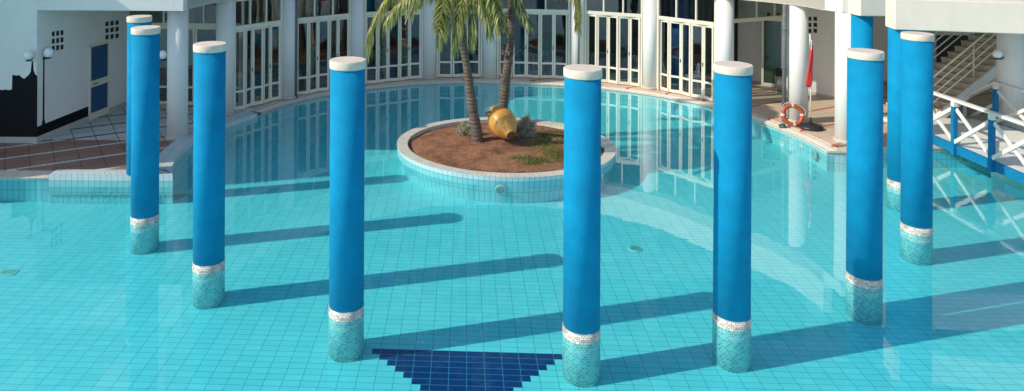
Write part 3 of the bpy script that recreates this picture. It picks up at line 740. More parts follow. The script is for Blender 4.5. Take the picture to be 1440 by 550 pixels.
mb = MB(); mb.tube([SWs(dx0 + .13, 1.11, .03), SWs(dx0 + .13, 1.11, .08), SWs(dx0 + .28, 1.11, .08)], .014, 8); mb.build('handle', 'blackp', door)

def globe_lamp(c, wall_pt, label, r=.115):
    c = Vector(c); root = thing('globe_wall_lamp', c, label, 'lamp', 'white globe lamps on brackets')
    mb = MB(); mb.sphere(c, r); mb.build('globe', 'globe', root)
    mb = MB(); wp = Vector(wall_pt); b0 = c - Vector((0, 0, r * 1.02))
    mb.tube([b0 + Vector((0, 0, .03)), b0 - Vector((0, 0, .02))], [.055, .06], 16)
    mb.tube([b0 - Vector((0, 0, .012)), (b0 * .4 + wp * .6) - Vector((0, 0, .035)), wp - Vector((0, 0, .01))], .02, 8); mb.build('bracket', 'blackp', root)
p = AT(40, 78, 17.86); globe_lamp(p, (AT(45.5, 84, 18.03).x, 18.03, p.z - .10), 'white globe lamp on the front wall above the black mural skyline')
p = SW(62, 80); q = SW(62, 75, .19); q = AT(68.5, 74, q.y); globe_lamp(q, (p.x, p.y, q.z - .12), 'white globe lamp on the side wall above the thin painted post', .125)
p = AT(228.5, 77, 18.5); globe_lamp(p, (-6.90, 18.6, p.z - .11), 'white globe lamp sticking out left from the white corner column')
p = AT(1402.5, 76, 19.35); globe_lamp(p, (15.43, 19.5, p.z - .11), 'white globe lamp beside the staircase on the thick right column')

# ------------------------------------------------------------------ right side building
rb = tag(empty('entrance_porch', (14, 20, DECK)), 'white porch at right with pierced wall, beams and round columns', 'building')
w0, w1 = Vector((11.0, 26.1)), Vector((12.85, 23.15)); wd = (w1 - w0).normalized(); wn = Vector((wd.y, -wd.x))
if wn.dot(Vector((0, 20)) - w0) < 0: wn = -wn
back_n = -wn
def RW(s, z, o=0): q = w0 + wd * s + wn * o; return (q.x, q.y, z)
LW = (w1 - w0).length
e1 = w1 + Vector((1.6, 1.9))
mb = MB(); mb.prism([tuple(w0), tuple(w1), (w1.x + .75, w1.y + .1), (w1.x + .9, w1.y + 3.5), (12.2, 27.2)], 0, ZS); wallr = mb.build('wall', 'porch', rb)
mb = MB(); mb.hexa([RW(0, DECK, -.02), RW(LW + .015, DECK, -.02), RW(LW + .015, DECK, .018), RW(0, DECK, .018), RW(0, DECK + .09, -.02), RW(LW + .015, DECK + .09, -.02), RW(LW + .015, DECK + .09, .018), RW(0, DECK + .09, .018)])
mb.build('skirting', 'stair', rb)
def rvents(xs, ys, half):  # porch wall holes as flat blocks, their inner shade painted near-black
    mb = MB()
    for x in xs:
        for y in ys:
            p = ONWALL(x, y, tuple(w0), tuple(w1)); s = (Vector((p.x, p.y)) - w0).length; z = p.z
            p2_ = ONWALL(x + (xs[1] - xs[0]) * .31, y, tuple(w0), tuple(w1)); hs = abs((Vector((p2_.x, p2_.y)) - w0).length - s); hz = abs(z - ONWALL(x, y + (ys[1] - ys[0]) * .33, tuple(w0), tuple(w1)).z)
            mb.hexa([RW(s - hs, z - hz, -.02), RW(s + hs, z - hz, -.02), RW(s + hs, z - hz, .004), RW(s - hs, z - hz, .004),
                     RW(s - hs, z + hz, -.02), RW(s + hs, z + hz, -.02), RW(s + hs, z + hz, .004), RW(s - hs, z + hz, .004)])
    mb.build('wall_vent', 'painted_void', rb)
rvents((1138.5, 1146.5), (26.5, 35, 43.3), .095); rvents((1081, 1088.5, 1094.5), (20.5, 28.5, 36.7), .095)
# radial beams
def beam(a, dirv, length, th, z0, z1, label=None):
    a = Vector(a); d = Vector(dirv).normalized(); n = Vector((-d.y, d.x))
    mb = MB(); p = [a, a + d * length, a + d * length + n * th, a + n * th]
    mb.prism([tuple(q) for q in p], z0, z1); o = bevel(mb.build('beam', 'beam', rb), .02, 2)
beam((9.86, 15.42), (2.31, -.56), 14, .55, 3.42, 4.08); beam((10.53, 17.80), (1, -.015), 14, .55, 3.42, 4.30)
# thick right column
mb = MB(); q = G(1422, 178, DECK); mb.lathe([(.31, DECK), (.31, ZS)], 48, (15.72, 19.62, 0)); mb.build('column', 'white', rb)
mb = MB(); mb.lathe([(.35, DECK - .02), (.35, DECK + .07), (.315, DECK + .085)], 48, (15.72, 19.62, 0)); mb.build('base', 'plinth', rb)
mb = MB(); mb.box(13.5, 30, 26.0, 26.3, DECK, ZS); mb.box(29.5, 30, 18.5, 26, DECK, ZS); mb.build('back_wall', 'porch', rb)
mb = MB(); p0 = AT(1318, 92, 24.9); p1 = AT(1351, 54, 24.9); mb.box(p0.x, p1.x + .3, 24.9, 24.95, p0.z - .8, p1.z + .1); mb.build('painted_dark_opening', 'painted_void', rb)  # solid near-black panel paints in the shade of an opening behind the stairs

# staircase
st = tag(empty('staircase', (15.0, 22.0, DECK)), 'wide stone staircase in shade rising to the right behind the footbridge', 'stairs')
dS = Vector((.244, .05)); wS = Vector((.2, -.98)).normalized(); riser = .1665
A = Vector((16.07, 22.5)); zA = 1.68
k0 = int(round((zA - DECK) / riser)); base = A - dS * k0
mb = MB(); NS = 19
for i in range(NS):
    a = base + dS * i; zt = DECK + riser * (i + 1); W_ = wS * 1.55
    n0 = a - dS.normalized() * .03; e_ = a + dS * 1.02
    p = [n0, n0 + W_, e_ + W_, e_]
    mb.prism([tuple(q) for q in p], zt - .05, zt - .0)
    p = [a, a + W_ * .995, e_ + W_ * .995, e_]; mb.prism([tuple(q) for q in p], zt - riser + .001, zt - .052)
mb.build('steps', 'stair', st)
mb = MB()       # near-side stringer
off = wS * 1.56
for sgn, oo in ((1, wS * 1.555),):
    a = base + oo; b_ = base + dS * NS + oo; th = wS * .06
    za, zb = DECK - .0, DECK + riser * NS
    mb.hexa([(*a, za - .20), (*b_, zb - .30), (*(b_ + th), zb - .30), (*(a + th), za - .20), (*a, za + .10), (*b_, zb + .02), (*(b_ + th), zb + .02), (*(a + th), za + .10)])
mb.build('stringer', 'white', st)
def rail(off, nm):
    mb = MB(); a = base + off; b_ = base + dS * NS + off
    for h_ in (.95, .70, .45, .22): mb.tube([(*a, DECK + riser + h_), (*b_, DECK + riser * (NS + 1) + h_)], .026 if h_ > .9 else .020, 8)
    for i in (0, 6, 12, 18):
        c = base + dS * (i + .3) + off; z = DECK + riser * (i + 1); mb.tube([(*c, z - .05), (*c, z + 1.0)], .03 if i == 0 else .022, 8)
    mb.build('railing', 'wwood', st)
rail(wS * 1.45, 'near'); rail(wS * .06, 'far')

# ------------------------------------------------------------------ footbridge
br_ = tag(empty('footbridge', (14, 17, 0)), 'white footbridge with crossed railings and blue posts over the pool edge', 'bridge')
BX0, BX1 = 12.95, 15.15
def bridge_x(y, side): return (13.20 - .0 + (18.9 - y) * -.03) if side == 0 else 15.25
def NX(y): return 12.86 - (19.0 - y) * .02
ys0, ys1 = 12.0, 19.3
mb = MB(); nb_ = 46
for i in range(nb_):
    y0 = ys0 + (ys1 - ys0) * i / nb_; y1 = ys0 + (ys1 - ys0) * (i + 1) / nb_ - .006
    mb.hexa([(NX(y0) + .0, y0, .24), (15.35, y0, .24), (15.35, y1, .24), (NX(y1) + .0, y1, .24), (NX(y0), y0, .295), (15.35, y0, .295), (15.35, y1, .295), (NX(y1), y1, .295)])
mb.build('deck', 'wwood', br_)
mb = MB(); mb.hexa([(NX(ys1) - .05, ys1, .06), (NX(ys1), ys1, .06), (15.35, ys1 + .9, .09), (15.35, ys1 + .95, .09), (NX(ys1) - .05, ys1, .07), (NX(ys1), ys1, .07), (15.35, ys1 + .9, .1), (15.35, ys1 + .95, .1)])
for x0 in (13.12, 15.35):
    mb = MB()
    if x0 < 14: mb.hexa([(NX(ys0) - .06, ys0, .08), (NX(ys0), ys0, .08), (NX(ys1), ys1, .08), (NX(ys1) - .06, ys1, .08), (NX(ys0) - .06, ys0, .30), (NX(ys0), ys0, .30), (NX(ys1), ys1, .30), (NX(ys1) - .06, ys1, .30)])
    else: mb.box(15.351, 15.41, ys0, ys1, .08, .30)
    mb.build('side_board', 'bwood', br_)
# ramp down to the terrace
mb = MB(); mb.hexa([(NX(19.3), 19.3, .08), (15.35, 19.3, .08), (15.35, 21.3, .08), (NX(19.3), 21.3, .08), (NX(19.3), 19.3, .294), (15.35, 19.3, .294), (15.35, 21.3, .105), (NX(19.3), 21.3, .105)]); mb.build('ramp', 'wwood', br_)
near_posts = [17.62 - 1.22 * k for k in range(0, 5)]; near_posts = [18.95] + near_posts
ZR = 1.40
def xn(y): return NX(y) - .09
for i, y in enumerate(near_posts):
    mb = MB(); x = xn(y); zb = .06 if i else .09
    mb.box(x - .05, x + .05, y - .05, y + .05, zb, 1.24); p_ = mb.build('post', 'bwood', br_)
    mb = MB(); mb.box(x - .052, x + .052, y - .052, y + .052, 1.241, ZR - .035); mb.build('post_cap', 'wwood', p_)
mb = MB(); mb.bar((xn(19.6), 19.6, ZR), (xn(12.0), 12.0, ZR), .13, .06); mb.build('handrail', 'wwood', br_)
for y0, y1 in zip(near_posts, near_posts[1:]):
    mb = MB(); mb.bar((xn(y0) + .015, y0 - .05, 1.18), (xn(y1) + .015, y1 + .05, .38), .035, .085); mb.build('brace', 'wwood', br_)
    mb = MB(); mb.bar((xn(y0) - .022, y0 - .05, .38), (xn(y1) - .022, y1 + .05, 1.18), .035, .085); mb.build('brace', 'wwood', br_)
far_posts = [19.5, 18.0, 16.5, 15.0, 13.5]; xf = 15.22
for y in far_posts:
    mb = MB(); mb.box(xf - .05, xf + .05, y - .05, y + .05, .296, 1.26); p_ = mb.build('post', 'bwood', br_)
    mb = MB(); mb.box(xf - .052, xf + .052, y - .052, y + .052, 1.261, 1.42); mb.build('post_cap', 'wwood', p_)
mb = MB(); mb.bar((xf, 19.5, 1.43), (xf, 12.0, 1.43), .13, .06); mb.build('handrail', 'wwood', br_)
for y0, y1 in zip(far_posts, far_posts[1:]):
    mb = MB(); mb.bar((xf + .015, y0 - .05, 1.2), (xf + .015, y1 + .05, .4), .035, .085); mb.build('brace', 'wwood', br_)
    mb = MB(); mb.bar((xf - .022, y0 - .05, .4), (xf - .022, y1 + .05, 1.2), .035, .085); mb.build('brace', 'wwood', br_)
# descending rail at the landward end
q = AT(1358, 144, 21.0)
mb = MB(); mb.bar((xf, 19.5, 1.43), (q.x, 21.2, q.z), .12, .06); mb.build('handrail', 'wwood', br_)
mb = MB(); mb.bar((xf, 19.5, .85), (q.x + .1, 21.1, q.z - .5), .035, .085); mb.build('brace', 'wwood', br_)
for dx in (0.05,):
    mb = MB(); mb.box(q.x + dx - .05, q.x + dx + .05, 21.1, 21.2, DECK, q.z - .02); mb.build('post', 'wwood', br_)
mb = MB(); c = G(1414, 245, 0); mb.box(12.86, 13.35, 16.25, 16.6, FLOOR(16.3) - .02, .24); mb.build('pier', 'porch', br_); mb = MB(); mb.box(14.9, 15.3, 16.25, 16.6, FLOOR(16.3) - .02, .24); mb.build('pier', 'porch', br_)

# ------------------------------------------------------------------ terrace objects
# lifebuoy
bc = AT(1114.5, 161, 19.95); bc.z = .305 + DECK
root = thing('lifebuoy', bc, 'orange lifebuoy with white bands leaning against the white column', 'lifebuoy')
tilt = Matrix.Rotation(R(-14), 4, 'X') @ Matrix.Rotation(R(-8), 4, 'Z')
def torus(mb, R0, r0, a0, a1, n=60, m_=16, sc=1.0, tw=1.0):
    V = []; full = abs(a1 - a0) > 359
    cnt = n if full else n + 1
    for i in range(cnt):
        a = R(a0) + R(a1 - a0) * i / n
        for j in range(m_):
            b_ = 2 * math.pi * j / m_; rr = R0 + r0 * math.cos(b_) * sc
            V.append(bc + tilt @ Vector((rr * math.cos(a), r0 * math.sin(b_) * sc, rr * math.sin(a))))
    Fs = [[i * m_ + j, ((i + 1) % cnt) * m_ + j, ((i + 1) % cnt) * m_ + (j + 1) % m_, i * m_ + (j + 1) % m_] for i in range(n) for j in range(m_)]
    mb.faces(V, Fs, True)
mb = MB(); torus(mb, .255, .060, 0, 360); mb.build('ring', 'orange', root)
for a in (-5, 80, 172, 265):
    mb = MB(); torus(mb, .255, .062, a, a + 13, 6, 16, 1.0); mb.build('band', 'buoywhite', root)
mb = MB(); pts = [bc + tilt @ Vector(((.33 + .03 * math.sin(R(a * 4))) * math.cos(R(a)), -.02, (.33 + .03 * math.sin(R(a * 4))) * math.sin(R(a)))) for a in range(90, 460, 10)]
mb.tube(pts, .009, 6); mb.build('rope', 'buoywhite', root)
# flag in umbrella base
fb = G(1137, 181, DECK); fb = Vector((10.33, 19.72, DECK))
root = thing('flag_stand', fb, 'furled red flag on a white pole in a round black base', 'flag')
mb = MB(); mb.lathe([(.30, 0), (.315, .02), (.30, .07), (.20, .11), (.07, .125), (.06, .15)], 36, fb); mb.build('base', 'blackp', root)
mb = MB(); mb.tube([fb + Vector((-.02, 0, .1)), fb + Vector((-.02, 0, .30))], [.045, .035], 12); mb.build('collar', 'blackp', root)
mb = MB(); mb.tube([fb + Vector((-.02, 0, .12)), fb + Vector((0, 0, 2.38))], .018, 10); mb.sphere(fb + Vector((0, 0, 2.40)), .03, 12); mb.build('pole', 'wwood', root)
mb = MB(); mb.tube([fb + Vector((-.035, 0, 2.25)), fb + Vector((-.035, 0, 2.55))], .02, 10); mb.sphere(fb + Vector((-.035, 0, 2.56)), .03, 12)
mb.build('socket', 'wwood', root)
mb = MB(); n = 18; V = []; rows = 14
for i in range(rows + 1):
    t_ = i / rows; z = 2.28 - 1.15 * t_; wv_ = .02 + .06 * math.sin(math.pi * min(1, t_ * .9 + .08)) ** .8
    cx_ = .02 - .10 * t_; wv_ = .022 + .058 * t_ ** .8 
    for k in range(n):
        a = 2 * math.pi * k / n; rr = wv_ * (1 + .28 * math.sin(3 * a + t_ * 5) + .12 * math.sin(5 * a))
        if t_ > .97: rr *= .35
        V.append(fb + Vector((cx_ + rr * math.cos(a), rr * .6 * math.sin(a) - .01, z)))
mb.faces(V, [[i * n + k, i * n + (k + 1) % n, (i + 1) * n + (k + 1) % n, (i + 1) * n + k] for i in range(rows) for k in range(n)], True)
mb.faces(V[-n:], [list(range(n))]); mb.faces(V[:n], [list(range(n))]); mb.build('flag', 'red', root)
# green block
c = Vector((9.66, 19.93, .06)); mb = MB(); mb.lathe([(.085, 0), (.10, .02), (.09, .06), (.05, .085), (.02, .12), (.0, .125)], 12, c); mb.bar(c + Vector((-.1, 0, .05)), c + Vector((.09, .06, .10)), .05, .05)
tag(mb.build('anchor_block', 'green'), 'small dark green lump on the coping beside the lifebuoy', 'block')
# bin
c = Vector((11.5, 24.0, DECK)); root = thing('waste_bin', c, 'steel ashtray bin with black top beside the glass entrance door', 'bin')
mb = MB(); mb.lathe([(.135, .0), (.135, .05)], 28, c); mb.lathe([(.13, .05), (.13, .56)], 28, c); mb.build('body', 'steel', root)
mb = MB()
for k in range(4):
    a = k * math.pi / 2 + .6; mb.bar(c + Vector((.115 * math.cos(a), .115 * math.sin(a), .55)), c + Vector((.115 * math.cos(a), .115 * math.sin(a), .74)), .03, .02, up=(math.cos(a), math.sin(a), 0))
mb.lathe([(.10, .55), (.10, .70)], 20, c); mb.lathe([(.14, .73), (.145, .75), (.145, .79), (.12, .80)], 28, c); mb.build('top', 'blackp', root)

# ------------------------------------------------------------------ chairs and tables inside
def make_chair(loc, rz, label):
    root = thing('wire_chair', loc, label, 'chair', 'white wire chairs inside the pavilion')
    L = Vector(loc); Rm = Matrix.Rotation(rz, 3, 'Z')
    T = lambda x, y, z: L + Rm @ Vector((x, y, z))
    mb = MB(); pts = [T(.21 * math.cos(a), .21 * math.sin(a), .45) for a in [2 * math.pi * k / 20 for k in range(21)]]; mb.tube(pts, .011, 6)
    for k in (-.14, -.07, 0, .07, .14): mb.tube([T(k, -.2 + abs(k) * .3, .45), T(k, .2 - abs(k) * .3, .45)], .005, 5)
    mb.build('seat', 'chair', root)
    mb = MB(); pts = [T(.21 * math.cos(a), .2 + .05 * math.sin(a), .45 + .42 * math.sin(a)) for a in [math.pi * k / 14 for k in range(15)]]; mb.tube(pts, .012, 6)
    for k in (-.1, 0, .1): mb.tube([T(k, .2, .45), T(k, .245, .45 + .42 * math.sqrt(1 - (k / .21) ** 2))], .006, 5)
    mb.build('backrest', 'chair', root)
    for sx in (-1, 1):
        for sy in (-1, 1):
            mb = MB(); mb.tube([T(.15 * sx, .15 * sy, .45), T(.20 * sx, .20 * sy, 0)], .011, 6); mb.build('leg', 'chair', root)
    return root
def make_table(loc, label):
    root = thing('round_table', loc, label, 'table', 'small round tables inside the pavilion'); c = Vector(loc)
    mb = MB(); mb.lathe([(.36, .71), (.37, .725), (.36, .74)], 32, c); mb.build('table_top', 'table', root)
    mb = MB(); mb.lathe([(.22, 0), (.22, .02), (.03, .05), (.025, .71)], 20, c); mb.build('pedestal', 'chair', root)
for (x, y, a, lb) in [(7.95, 25.35, 2.6, 'white wire chair just inside the glass door right of the sunlit white column'), (8.75, 24.55, 4.6, 'white wire chair nearest the interior blue pillar'),
                      (7.35, 25.75, .6, 'white wire chair behind the orange topped table'), (6.0, 26.3, 1.0, 'white wire chair inside the sunlit door behind the nearest blue column'),
                      (4.3, 26.9, 2.2, 'white wire chair inside right of the upright palm trunk'), (3.1, 27.2, 3.5, 'white wire chair inside seen beside the upright palm trunk'),
                      (.6, 27.0, 4.0, 'white wire chair inside left of the leaning palm trunk')]:
    make_chair((x, y, DECK), a, lb)
make_table((7.75, 25.95, DECK), 'orange topped round table inside the right folding doors'); make_table((3.75, 27.3, DECK), 'orange topped round table inside behind the upright palm')

# ------------------------------------------------------------------ palms
def frond(pts, root, mat, llen=.55, width=.016, step=.022, droop=1.0, seed=0, dens=1.0):
    rnd = random.Random(seed)
    P = [Vector(p) for p in smooth([tuple(p) for p in pts], 8)]
    mb = MB(); n = len(P); rad = [.022 * (1 - .8 * i / (n - 1)) for i in range(n)]
    mb.tube(P, rad, 5)
    # arc length samples
    acc = [0]
    for a, b_ in zip(P, P[1:]): acc.append(acc[-1] + (b_ - a).length)
    T = acc[-1]; s = T * .10; i = 0
    while s < T:
        while acc[i + 1] < s: i += 1
        f = (s - acc[i]) / max(1e-6, acc[i + 1] - acc[i]); p = P[i].lerp(P[i + 1], f); d = (P[i + 1] - P[i]).normalized()
        t = s / T; side = d.cross(Vector((0, 0, 1)))
        if side.length < .2: side = d.cross(Vector((1, .3, 0)))
        side.normalize(); upv = side.cross(d).normalized()
        L0 = llen * (1 - .45 * t ** 2) * (.55 + .45 * min(1, t / .25))
        for sg in (-1, 1):
            L = L0 * rnd.uniform(.75, 1.12)
            v = (side * sg * rnd.uniform(.55, 1.0) + d * rnd.uniform(.45, .9) + upv * rnd.uniform(-.2, .45)).normalized()
            q = p.copy(); pr = []
            segs = 4; wv = width * rnd.uniform(.8, 1.3)
            for k in range(segs + 1):
                pr.append((q.copy(), v.copy()))
                v = (v + Vector((0, 0, -1)) * (.42 * droop) * (.6 + .5 * k / segs) * rnd.uniform(.7, 1.3)).normalized(); q = q + v * (L / segs)
            V = []
            for k, (q_, v_) in enumerate(pr):
                a_ = v_.cross(Vector((rnd.uniform(-.15, .15), rnd.uniform(-.15, .15), 1)) if abs(v_.z) < .8 else side)
                if a_.length < .05: a_ = side.copy()
                a_.normalize(); wk = wv * (.7, 1, .85, .55, .08)[k]
                V += [q_ - a_ * wk, q_ + a_ * wk]
            mb.faces(V, [[2 * k, 2 * k + 1, 2 * k + 3, 2 * k + 2] for k in range(segs)])
        s += step * rnd.uniform(.7, 1.3) / dens
    return mb.build('frond', mat, root)
def radial(c, az, L, rise, drop, n=6):
    pts = []
    for k in range(n):
        t = k / (n - 1); r = L * (t - .12 * t * t); z = rise * math.sin(min(1, t * 1.7) * math.pi / 2) - drop * t ** 2.2
        pts.append((c.x + math.cos(az) * r, c.y + math.sin(az) * r, c.z + z))
    return pts
def trunk(pts, rad, root):
    P = smooth(pts, 10); n = len(P); Rr = []
    base = smooth([(r, 0) for r in rad], 10)
    rr = []
    for i in range(n):
        r = base[min(i, len(base) - 1)][0]; r *= 1 + .035 * math.sin(i * 2.1) + random.uniform(-.01, .01)
        if i == 0: r *= 1.15
        rr.append(r)
    mb = MB(); mb.tube(P, rr, 18); return mb.build('trunk', 'bark', root)
def ph(x, y, Y): p = AT(x, y, Y); return tuple(p)

p1 = G(672, 199, .14)
t1 = [(p1.x, p1.y, .05), (p1.x - .06, p1.y, .55)] + [ph(664, 150, p1.y), ph(657.5, 100, p1.y), ph(652, 66, p1.y), ph(650, 20, p1.y - .05), ph(650, -10, p1.y - .1)]
palm1 = tag(empty('palm_tree', (p1.x, p1.y, .1)), 'leaning palm with drooping yellow-green fronds left of the clay jar', 'palm tree')
trunk(t1, [.160, .138, .126, .106, .096, .105, .10], palm1)
c1 = Vector(t1[-1])
specs = [
    [c1, AT(625, -38, 17.5), AT(585, -35, 17.3), AT(548, -8, 17.1), AT(525, 32, 17.0), AT(517, 68, 16.95)],
    [c1, AT(622, -22, 17.3), AT(592, -14, 17.0), AT(562, 5, 16.7), AT(542, 30, 16.6)],
    [c1, AT(640, -22, 17.3), AT(628, -5, 17.0), AT(620, 18, 16.85), AT(617, 54, 16.8)],
    [c1, AT(652, -22, 17.2), AT(650, -4, 16.9), AT(645, 20, 16.75), AT(638, 64, 16.7)],
    [c1, AT(662, -24, 17.2), AT(674, -8, 17.0), AT(682, 14, 16.9), AT(688, 44, 16.9)],
    [c1, AT(660, -18, 17.1), AT(664, 2, 16.9), AT(664, 26, 16.8), AT(662, 58, 16.8)],
    [c1, AT(630, -10, 17.6), AT(628, 15, 17.9), AT(624, 44, 18.0)],
    [c1, AT(668, -26, 17.6), AT(684, -14, 17.9), AT(694, 10, 18.1), AT(696, 34, 18.2)],
]
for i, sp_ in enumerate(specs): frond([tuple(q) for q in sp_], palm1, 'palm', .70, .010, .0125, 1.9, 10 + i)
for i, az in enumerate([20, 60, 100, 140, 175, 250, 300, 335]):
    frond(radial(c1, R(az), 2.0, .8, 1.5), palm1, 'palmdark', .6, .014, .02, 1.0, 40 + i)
p2 = Vector((1.89, 20.1, .1))
t2 = [(p2.x, p2.y, .03), ph(708.5, 140, p2.y), ph(713.5, 95, p2.y), ph(718.5, 50, p2.y), ph(721, 0, p2.y), ph(723, -38, p2.y), ph(723, -62, p2.y)]
palm2 = tag(empty('palm_tree', (p2.x, p2.y, .1)), 'upright palm with rough grey trunk standing behind the clay jar', 'palm tree')
trunk(t2, [.150, .135, .122, .12, .13, .14, .13], palm2)
mb = MB(); rnd = random.Random(5)      # old leaf bases on the upper trunk
for k in range(60):
    z = rnd.uniform(2.0, 4.1); t_ = (z - 1.9) / 2.3; cx = 2.03 + .12 * t_; a = rnd.uniform(0, 6.28); r = .12
    b0 = Vector((cx + r * math.cos(a), 20.1 + r * math.sin(a), z)); mb.tube([b0 - Vector((0, 0, .07)), b0, b0 + Vector((math.cos(a) * .035, math.sin(a) * .035, .09))], [.045, .05, .015], 6)
mb.build('leaf_bases', 'bark', palm2)
c2 = Vector(t2[-1])
specs = [
    [c2, AT(750, -92, 19.9), AT(785, -70, 19.6), AT(806, -30, 19.4), AT(812, 12, 19.3), AT(812, 34, 19.3)],
    [c2, AT(745, -80, 19.6), AT(768, -62, 19.2), AT(790, -38, 18.9), AT(800, -16, 18.8)],
    [c2, AT(708, -85, 19.9), AT(695, -62, 19.7), AT(690, -30, 19.6), AT(689, 5, 19.5), AT(688, 26, 19.5)],
    [c2, AT(712, -70, 19.7), AT(704, -44, 19.5), AT(700, -10, 19.4), AT(700, 14, 19.4)],
    [c2, AT(735, -85, 19.8), AT(748, -68, 19.6), AT(757, -45, 19.5), AT(762, -22, 19.5)],
    [c2, AT(740, -80, 20.3), AT(765, -60, 20.6), AT(780, -34, 20.8), AT(783, -16, 20.8)],
]
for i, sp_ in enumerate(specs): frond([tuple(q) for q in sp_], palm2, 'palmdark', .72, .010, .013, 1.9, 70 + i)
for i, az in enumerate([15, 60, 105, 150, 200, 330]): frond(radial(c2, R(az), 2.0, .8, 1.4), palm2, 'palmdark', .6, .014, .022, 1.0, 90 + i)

# ------------------------------------------------------------------ jar
axis = Vector((-.32, .84, .37)).normalized()       # from the foot to the mouth
foot = AT(718.5, 190, 17.72)
root = thing('clay_jar', foot, 'large ochre glazed clay jar lying tilted between the two palms', 'jar')
q = axis.to_track_quat('Z', 'Y')
def lathe_local(prof, name, mat, n=56, tube=None):
    mb = MB()
    if tube: mb.tube(tube, .03, 10)
    else: mb.lathe(prof, n)
    keep = root.location.copy(); root.location = (0, 0, 0)
    mb.v = [(a_ * .94, b__ * .94, c_ * .94) for a_, b__, c_ in mb.v]
    o = mb.build(name, mat, root); root.location = keep; o.rotation_mode = 'QUATERNION'; o.rotation_quaternion = q; return o
lathe_local([(.115, 0), (.12, .02), (.18, .08), (.27, .20), (.335, .33), (.37, .47), (.375, .58), (.365, .66)], 'body', 'pot')
lathe_local([(.367, .655), (.345, .74), (.29, .83), (.20, .90), (.14, .94)], 'shoulder', 'potdark')
lathe_local([(.14, .935), (.12, .98), (.15, 1.05), (.175, 1.07), (.15, 1.07), (.10, 1.0), (.09, .9)], 'neck', 'pot')
lathe_local([(.0, -.004), (.108, -.004), (.113, .002)], 'foot', 'potdark')
for sg in (-1, 1): lathe_local(None, 'handle', 'pot', tube=[(.14 * sg, 0, 1.02), (.25 * sg, 0, 1.04), (.31 * sg, 0, .94), (.27 * sg, 0, .84)])

# ------------------------------------------------------------------ bushes and grass
def bush(c, rx, ry, rz, n, label, seed):
    rnd = random.Random(seed); c = Vector(c)
    root = thing('shrub', (c.x, c.y, soil_z(c.x, c.y)), label, 'shrub')
    mb = MB(); st_ = MB()
    tips = []
    for k in range(70):
        a = rnd.uniform(0, 6.28); e_ = rnd.uniform(.05, 1.5); rr = rnd.uniform(.6, 1.0) * (1 + .18 * math.sin(3 * a + seed))
        tip = Vector((c.x + rx * rr * math.cos(a) * math.cos(e_), c.y + ry * rr * math.sin(a) * math.cos(e_), root.location.z + .02 + 2 * rz * rr * math.sin(e_)))
        b0 = Vector((c.x + rnd.uniform(-.05, .05), c.y + rnd.uniform(-.05, .05), root.location.z - .03)); mid = b0.lerp(tip, .5) + Vector((0, 0, .06))
        st_.tube([b0, mid, tip], [.008, .006, .002], 4, False); tips.append((b0, mid, tip))
    for k in range(n):
        b0, mid, tip = rnd.choice(tips); t = rnd.uniform(.35, 1.02)
        p = (mid.lerp(tip, (t - .5) * 2) if t > .5 else b0.lerp(mid, t * 2)) + Vector([rnd.gauss(0, .034) for _ in range(3)])
        d = Vector([rnd.gauss(0, 1) for _ in range(3)]) + (tip - b0).normalized() * 1.2; d.normalize()
        s_ = d.cross(Vector([rnd.gauss(0, 1) for _ in range(3)])).normalized() * rnd.uniform(.004, .008); L = rnd.uniform(.04, .08)
        mb.face([p - s_, p + d * L * .5 - s_ * 1.3, p + d * L, p + d * L * .5 + s_ * 1.3])
    mb.build('foliage', 'bush', root); st_.build('stems', 'bark', root)
b1 = G(737, 192, .15); bush((b1.x, b1.y + .05, 0), .34, .3, .22, 9500, 'rounded grey-green shrub on the right side of the clay jar', 3)
b2 = G(656, 190, .15); bush((b2.x, b2.y, 0), .25, .25, .17, 6000, 'small grey-green shrub left behind the leaning palm trunk', 4)
def grass(name, label, blobs, n, hgt, seed):
    rnd = random.Random(seed); mb = MB()
    for k in range(n):
        cx, cy, rx, ry = rnd.choice(blobs); x = rnd.gauss(cx, rx * .5); y = rnd.gauss(cy, ry * .5)
        if ((x - IC.x) / (IRX - .3)) ** 2 + ((y - IC.y) / (IRY - .3)) ** 2 > 1: continue
        z = soil_z(x, y) - .005; h_ = hgt * rnd.uniform(.4, 1.2); a = rnd.uniform(0, 6.28); ln = rnd.uniform(.2, .9) * h_; wd_ = rnd.uniform(.003, .006)
        sx_, sy_ = -math.sin(a) * wd_, math.cos(a) * wd_; mx_, my_ = math.cos(a) * ln, math.sin(a) * ln
        mb.faces([(x - sx_, y - sy_, z), (x + sx_, y + sy_, z), (x + sx_ + mx_ * .4, y + sy_ + my_ * .4, z + h_ * .7), (x - sx_ + mx_ * .4, y - sy_ + my_ * .4, z + h_ * .7), (x + mx_, y + my_, z + h_)],
                 [[0, 1, 2, 3], [3, 2, 4]])
    return tag(mb.build(name, 'grass'), label, 'grass', None, 'stuff')
g1 = G(748, 229, .1); g2 = G(853, 207, .1); g3 = G(645, 238, .06); g4 = G(770, 205, .12)
grass('grass', 'bright green grass tufts on the soil near the front rim', [(g1.x, g1.y, .30, .18), (g1.x + .25, g1.y + .15, .25, .15), (g1.x - .15, g1.y + .25, .3, .15)], 800, .06, 1)
grass('grass', 'green grass covering the right end of the planted island', [(g2.x - .1, g2.y, .35, .45), (g2.x - .45, g2.y - .2, .4, .5), (g2.x - .4, g2.y + .5, .4, .4)], 3600, .05, 2)
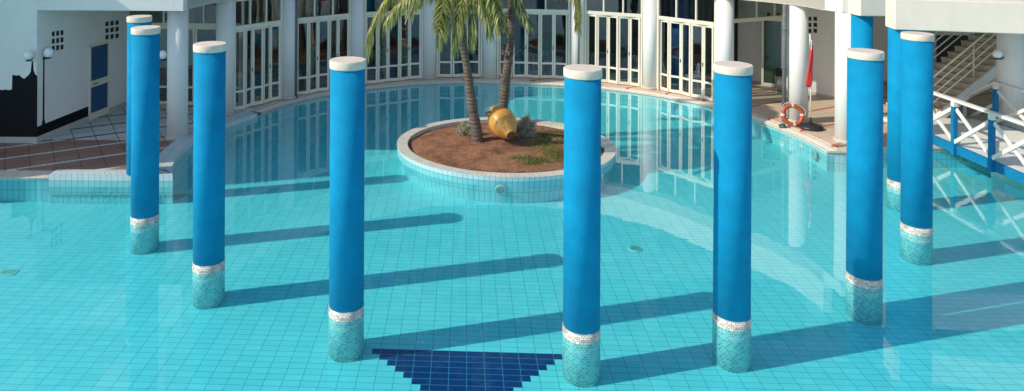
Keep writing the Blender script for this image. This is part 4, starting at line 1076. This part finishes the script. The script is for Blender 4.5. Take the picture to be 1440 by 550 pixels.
grass('grass', 'thin low grass scattered behind the shrub and jar', [(g4.x, g4.y, .5, .6), (g4.x + .2, g4.y + .9, .6, .4), (g4.x + .1, g4.y - .7, .4, .4)], 2600, .045, 3)
grass('grass', 'sparse grass strip along the front rim below the leaning palm', [(g3.x, g3.y, .35, .06), (g3.x + .25, g3.y - .02, .3, .05)], 260, .05, 4)
rnd = random.Random(21); mb = MB()
for k in range(260):
    a = rnd.uniform(0, 6.28); q_ = math.sqrt(rnd.uniform(0, 1)) * .96; x = IC.x + (IRX - .3) * q_ * math.cos(a); y = IC.y + (IRY - .3) * q_ * math.sin(a)
    z = soil_z(x, y) + .006; b_ = rnd.uniform(0, 6.28); L = rnd.uniform(.03, .10); dx_, dy_ = math.cos(b_), math.sin(b_); wv_ = rnd.uniform(.006, .014)
    mb.face([(x - dx_ * L, y - dy_ * L, z), (x + dy_ * wv_, y - dx_ * wv_, z + .006), (x + dx_ * L, y + dy_ * L, z + .012), (x - dy_ * wv_, y + dx_ * wv_, z + .008)])
M['litter'] = plain('dry_leaf', (.42, .30, .17), .8)
tag(mb.build('leaf_litter', 'litter'), 'dry leaf scraps scattered over the island soil', 'leaf litter', None, 'stuff')
# small pebbles and clods
rnd = random.Random(11); mb = MB()
for k in range(900):
    a = rnd.uniform(0, 6.28); q_ = math.sqrt(rnd.uniform(0, 1)) * .97; x = IC.x + (IRX - .3) * q_ * math.cos(a); y = IC.y + (IRY - .3) * q_ * math.sin(a); s_ = rnd.uniform(.006, .022)
    z = soil_z(x, y); V = [(x + s_ * dx_ * rnd.uniform(.6, 1), y + s_ * dy_ * rnd.uniform(.6, 1), z + s_ * dz_) for dx_, dy_, dz_ in ((1, 0, 0), (0, 1, 0), (-1, 0, 0), (0, -1, 0), (0, 0, .8))]
    mb.faces(V, [[0, 1, 4], [1, 2, 4], [2, 3, 4], [3, 0, 4]])
tag(mb.build('pebbles', 'pebble' if 'pebble' in M else 'soil'), 'loose crumbs of soil and stones scattered over the island', 'pebbles', None, 'stuff')
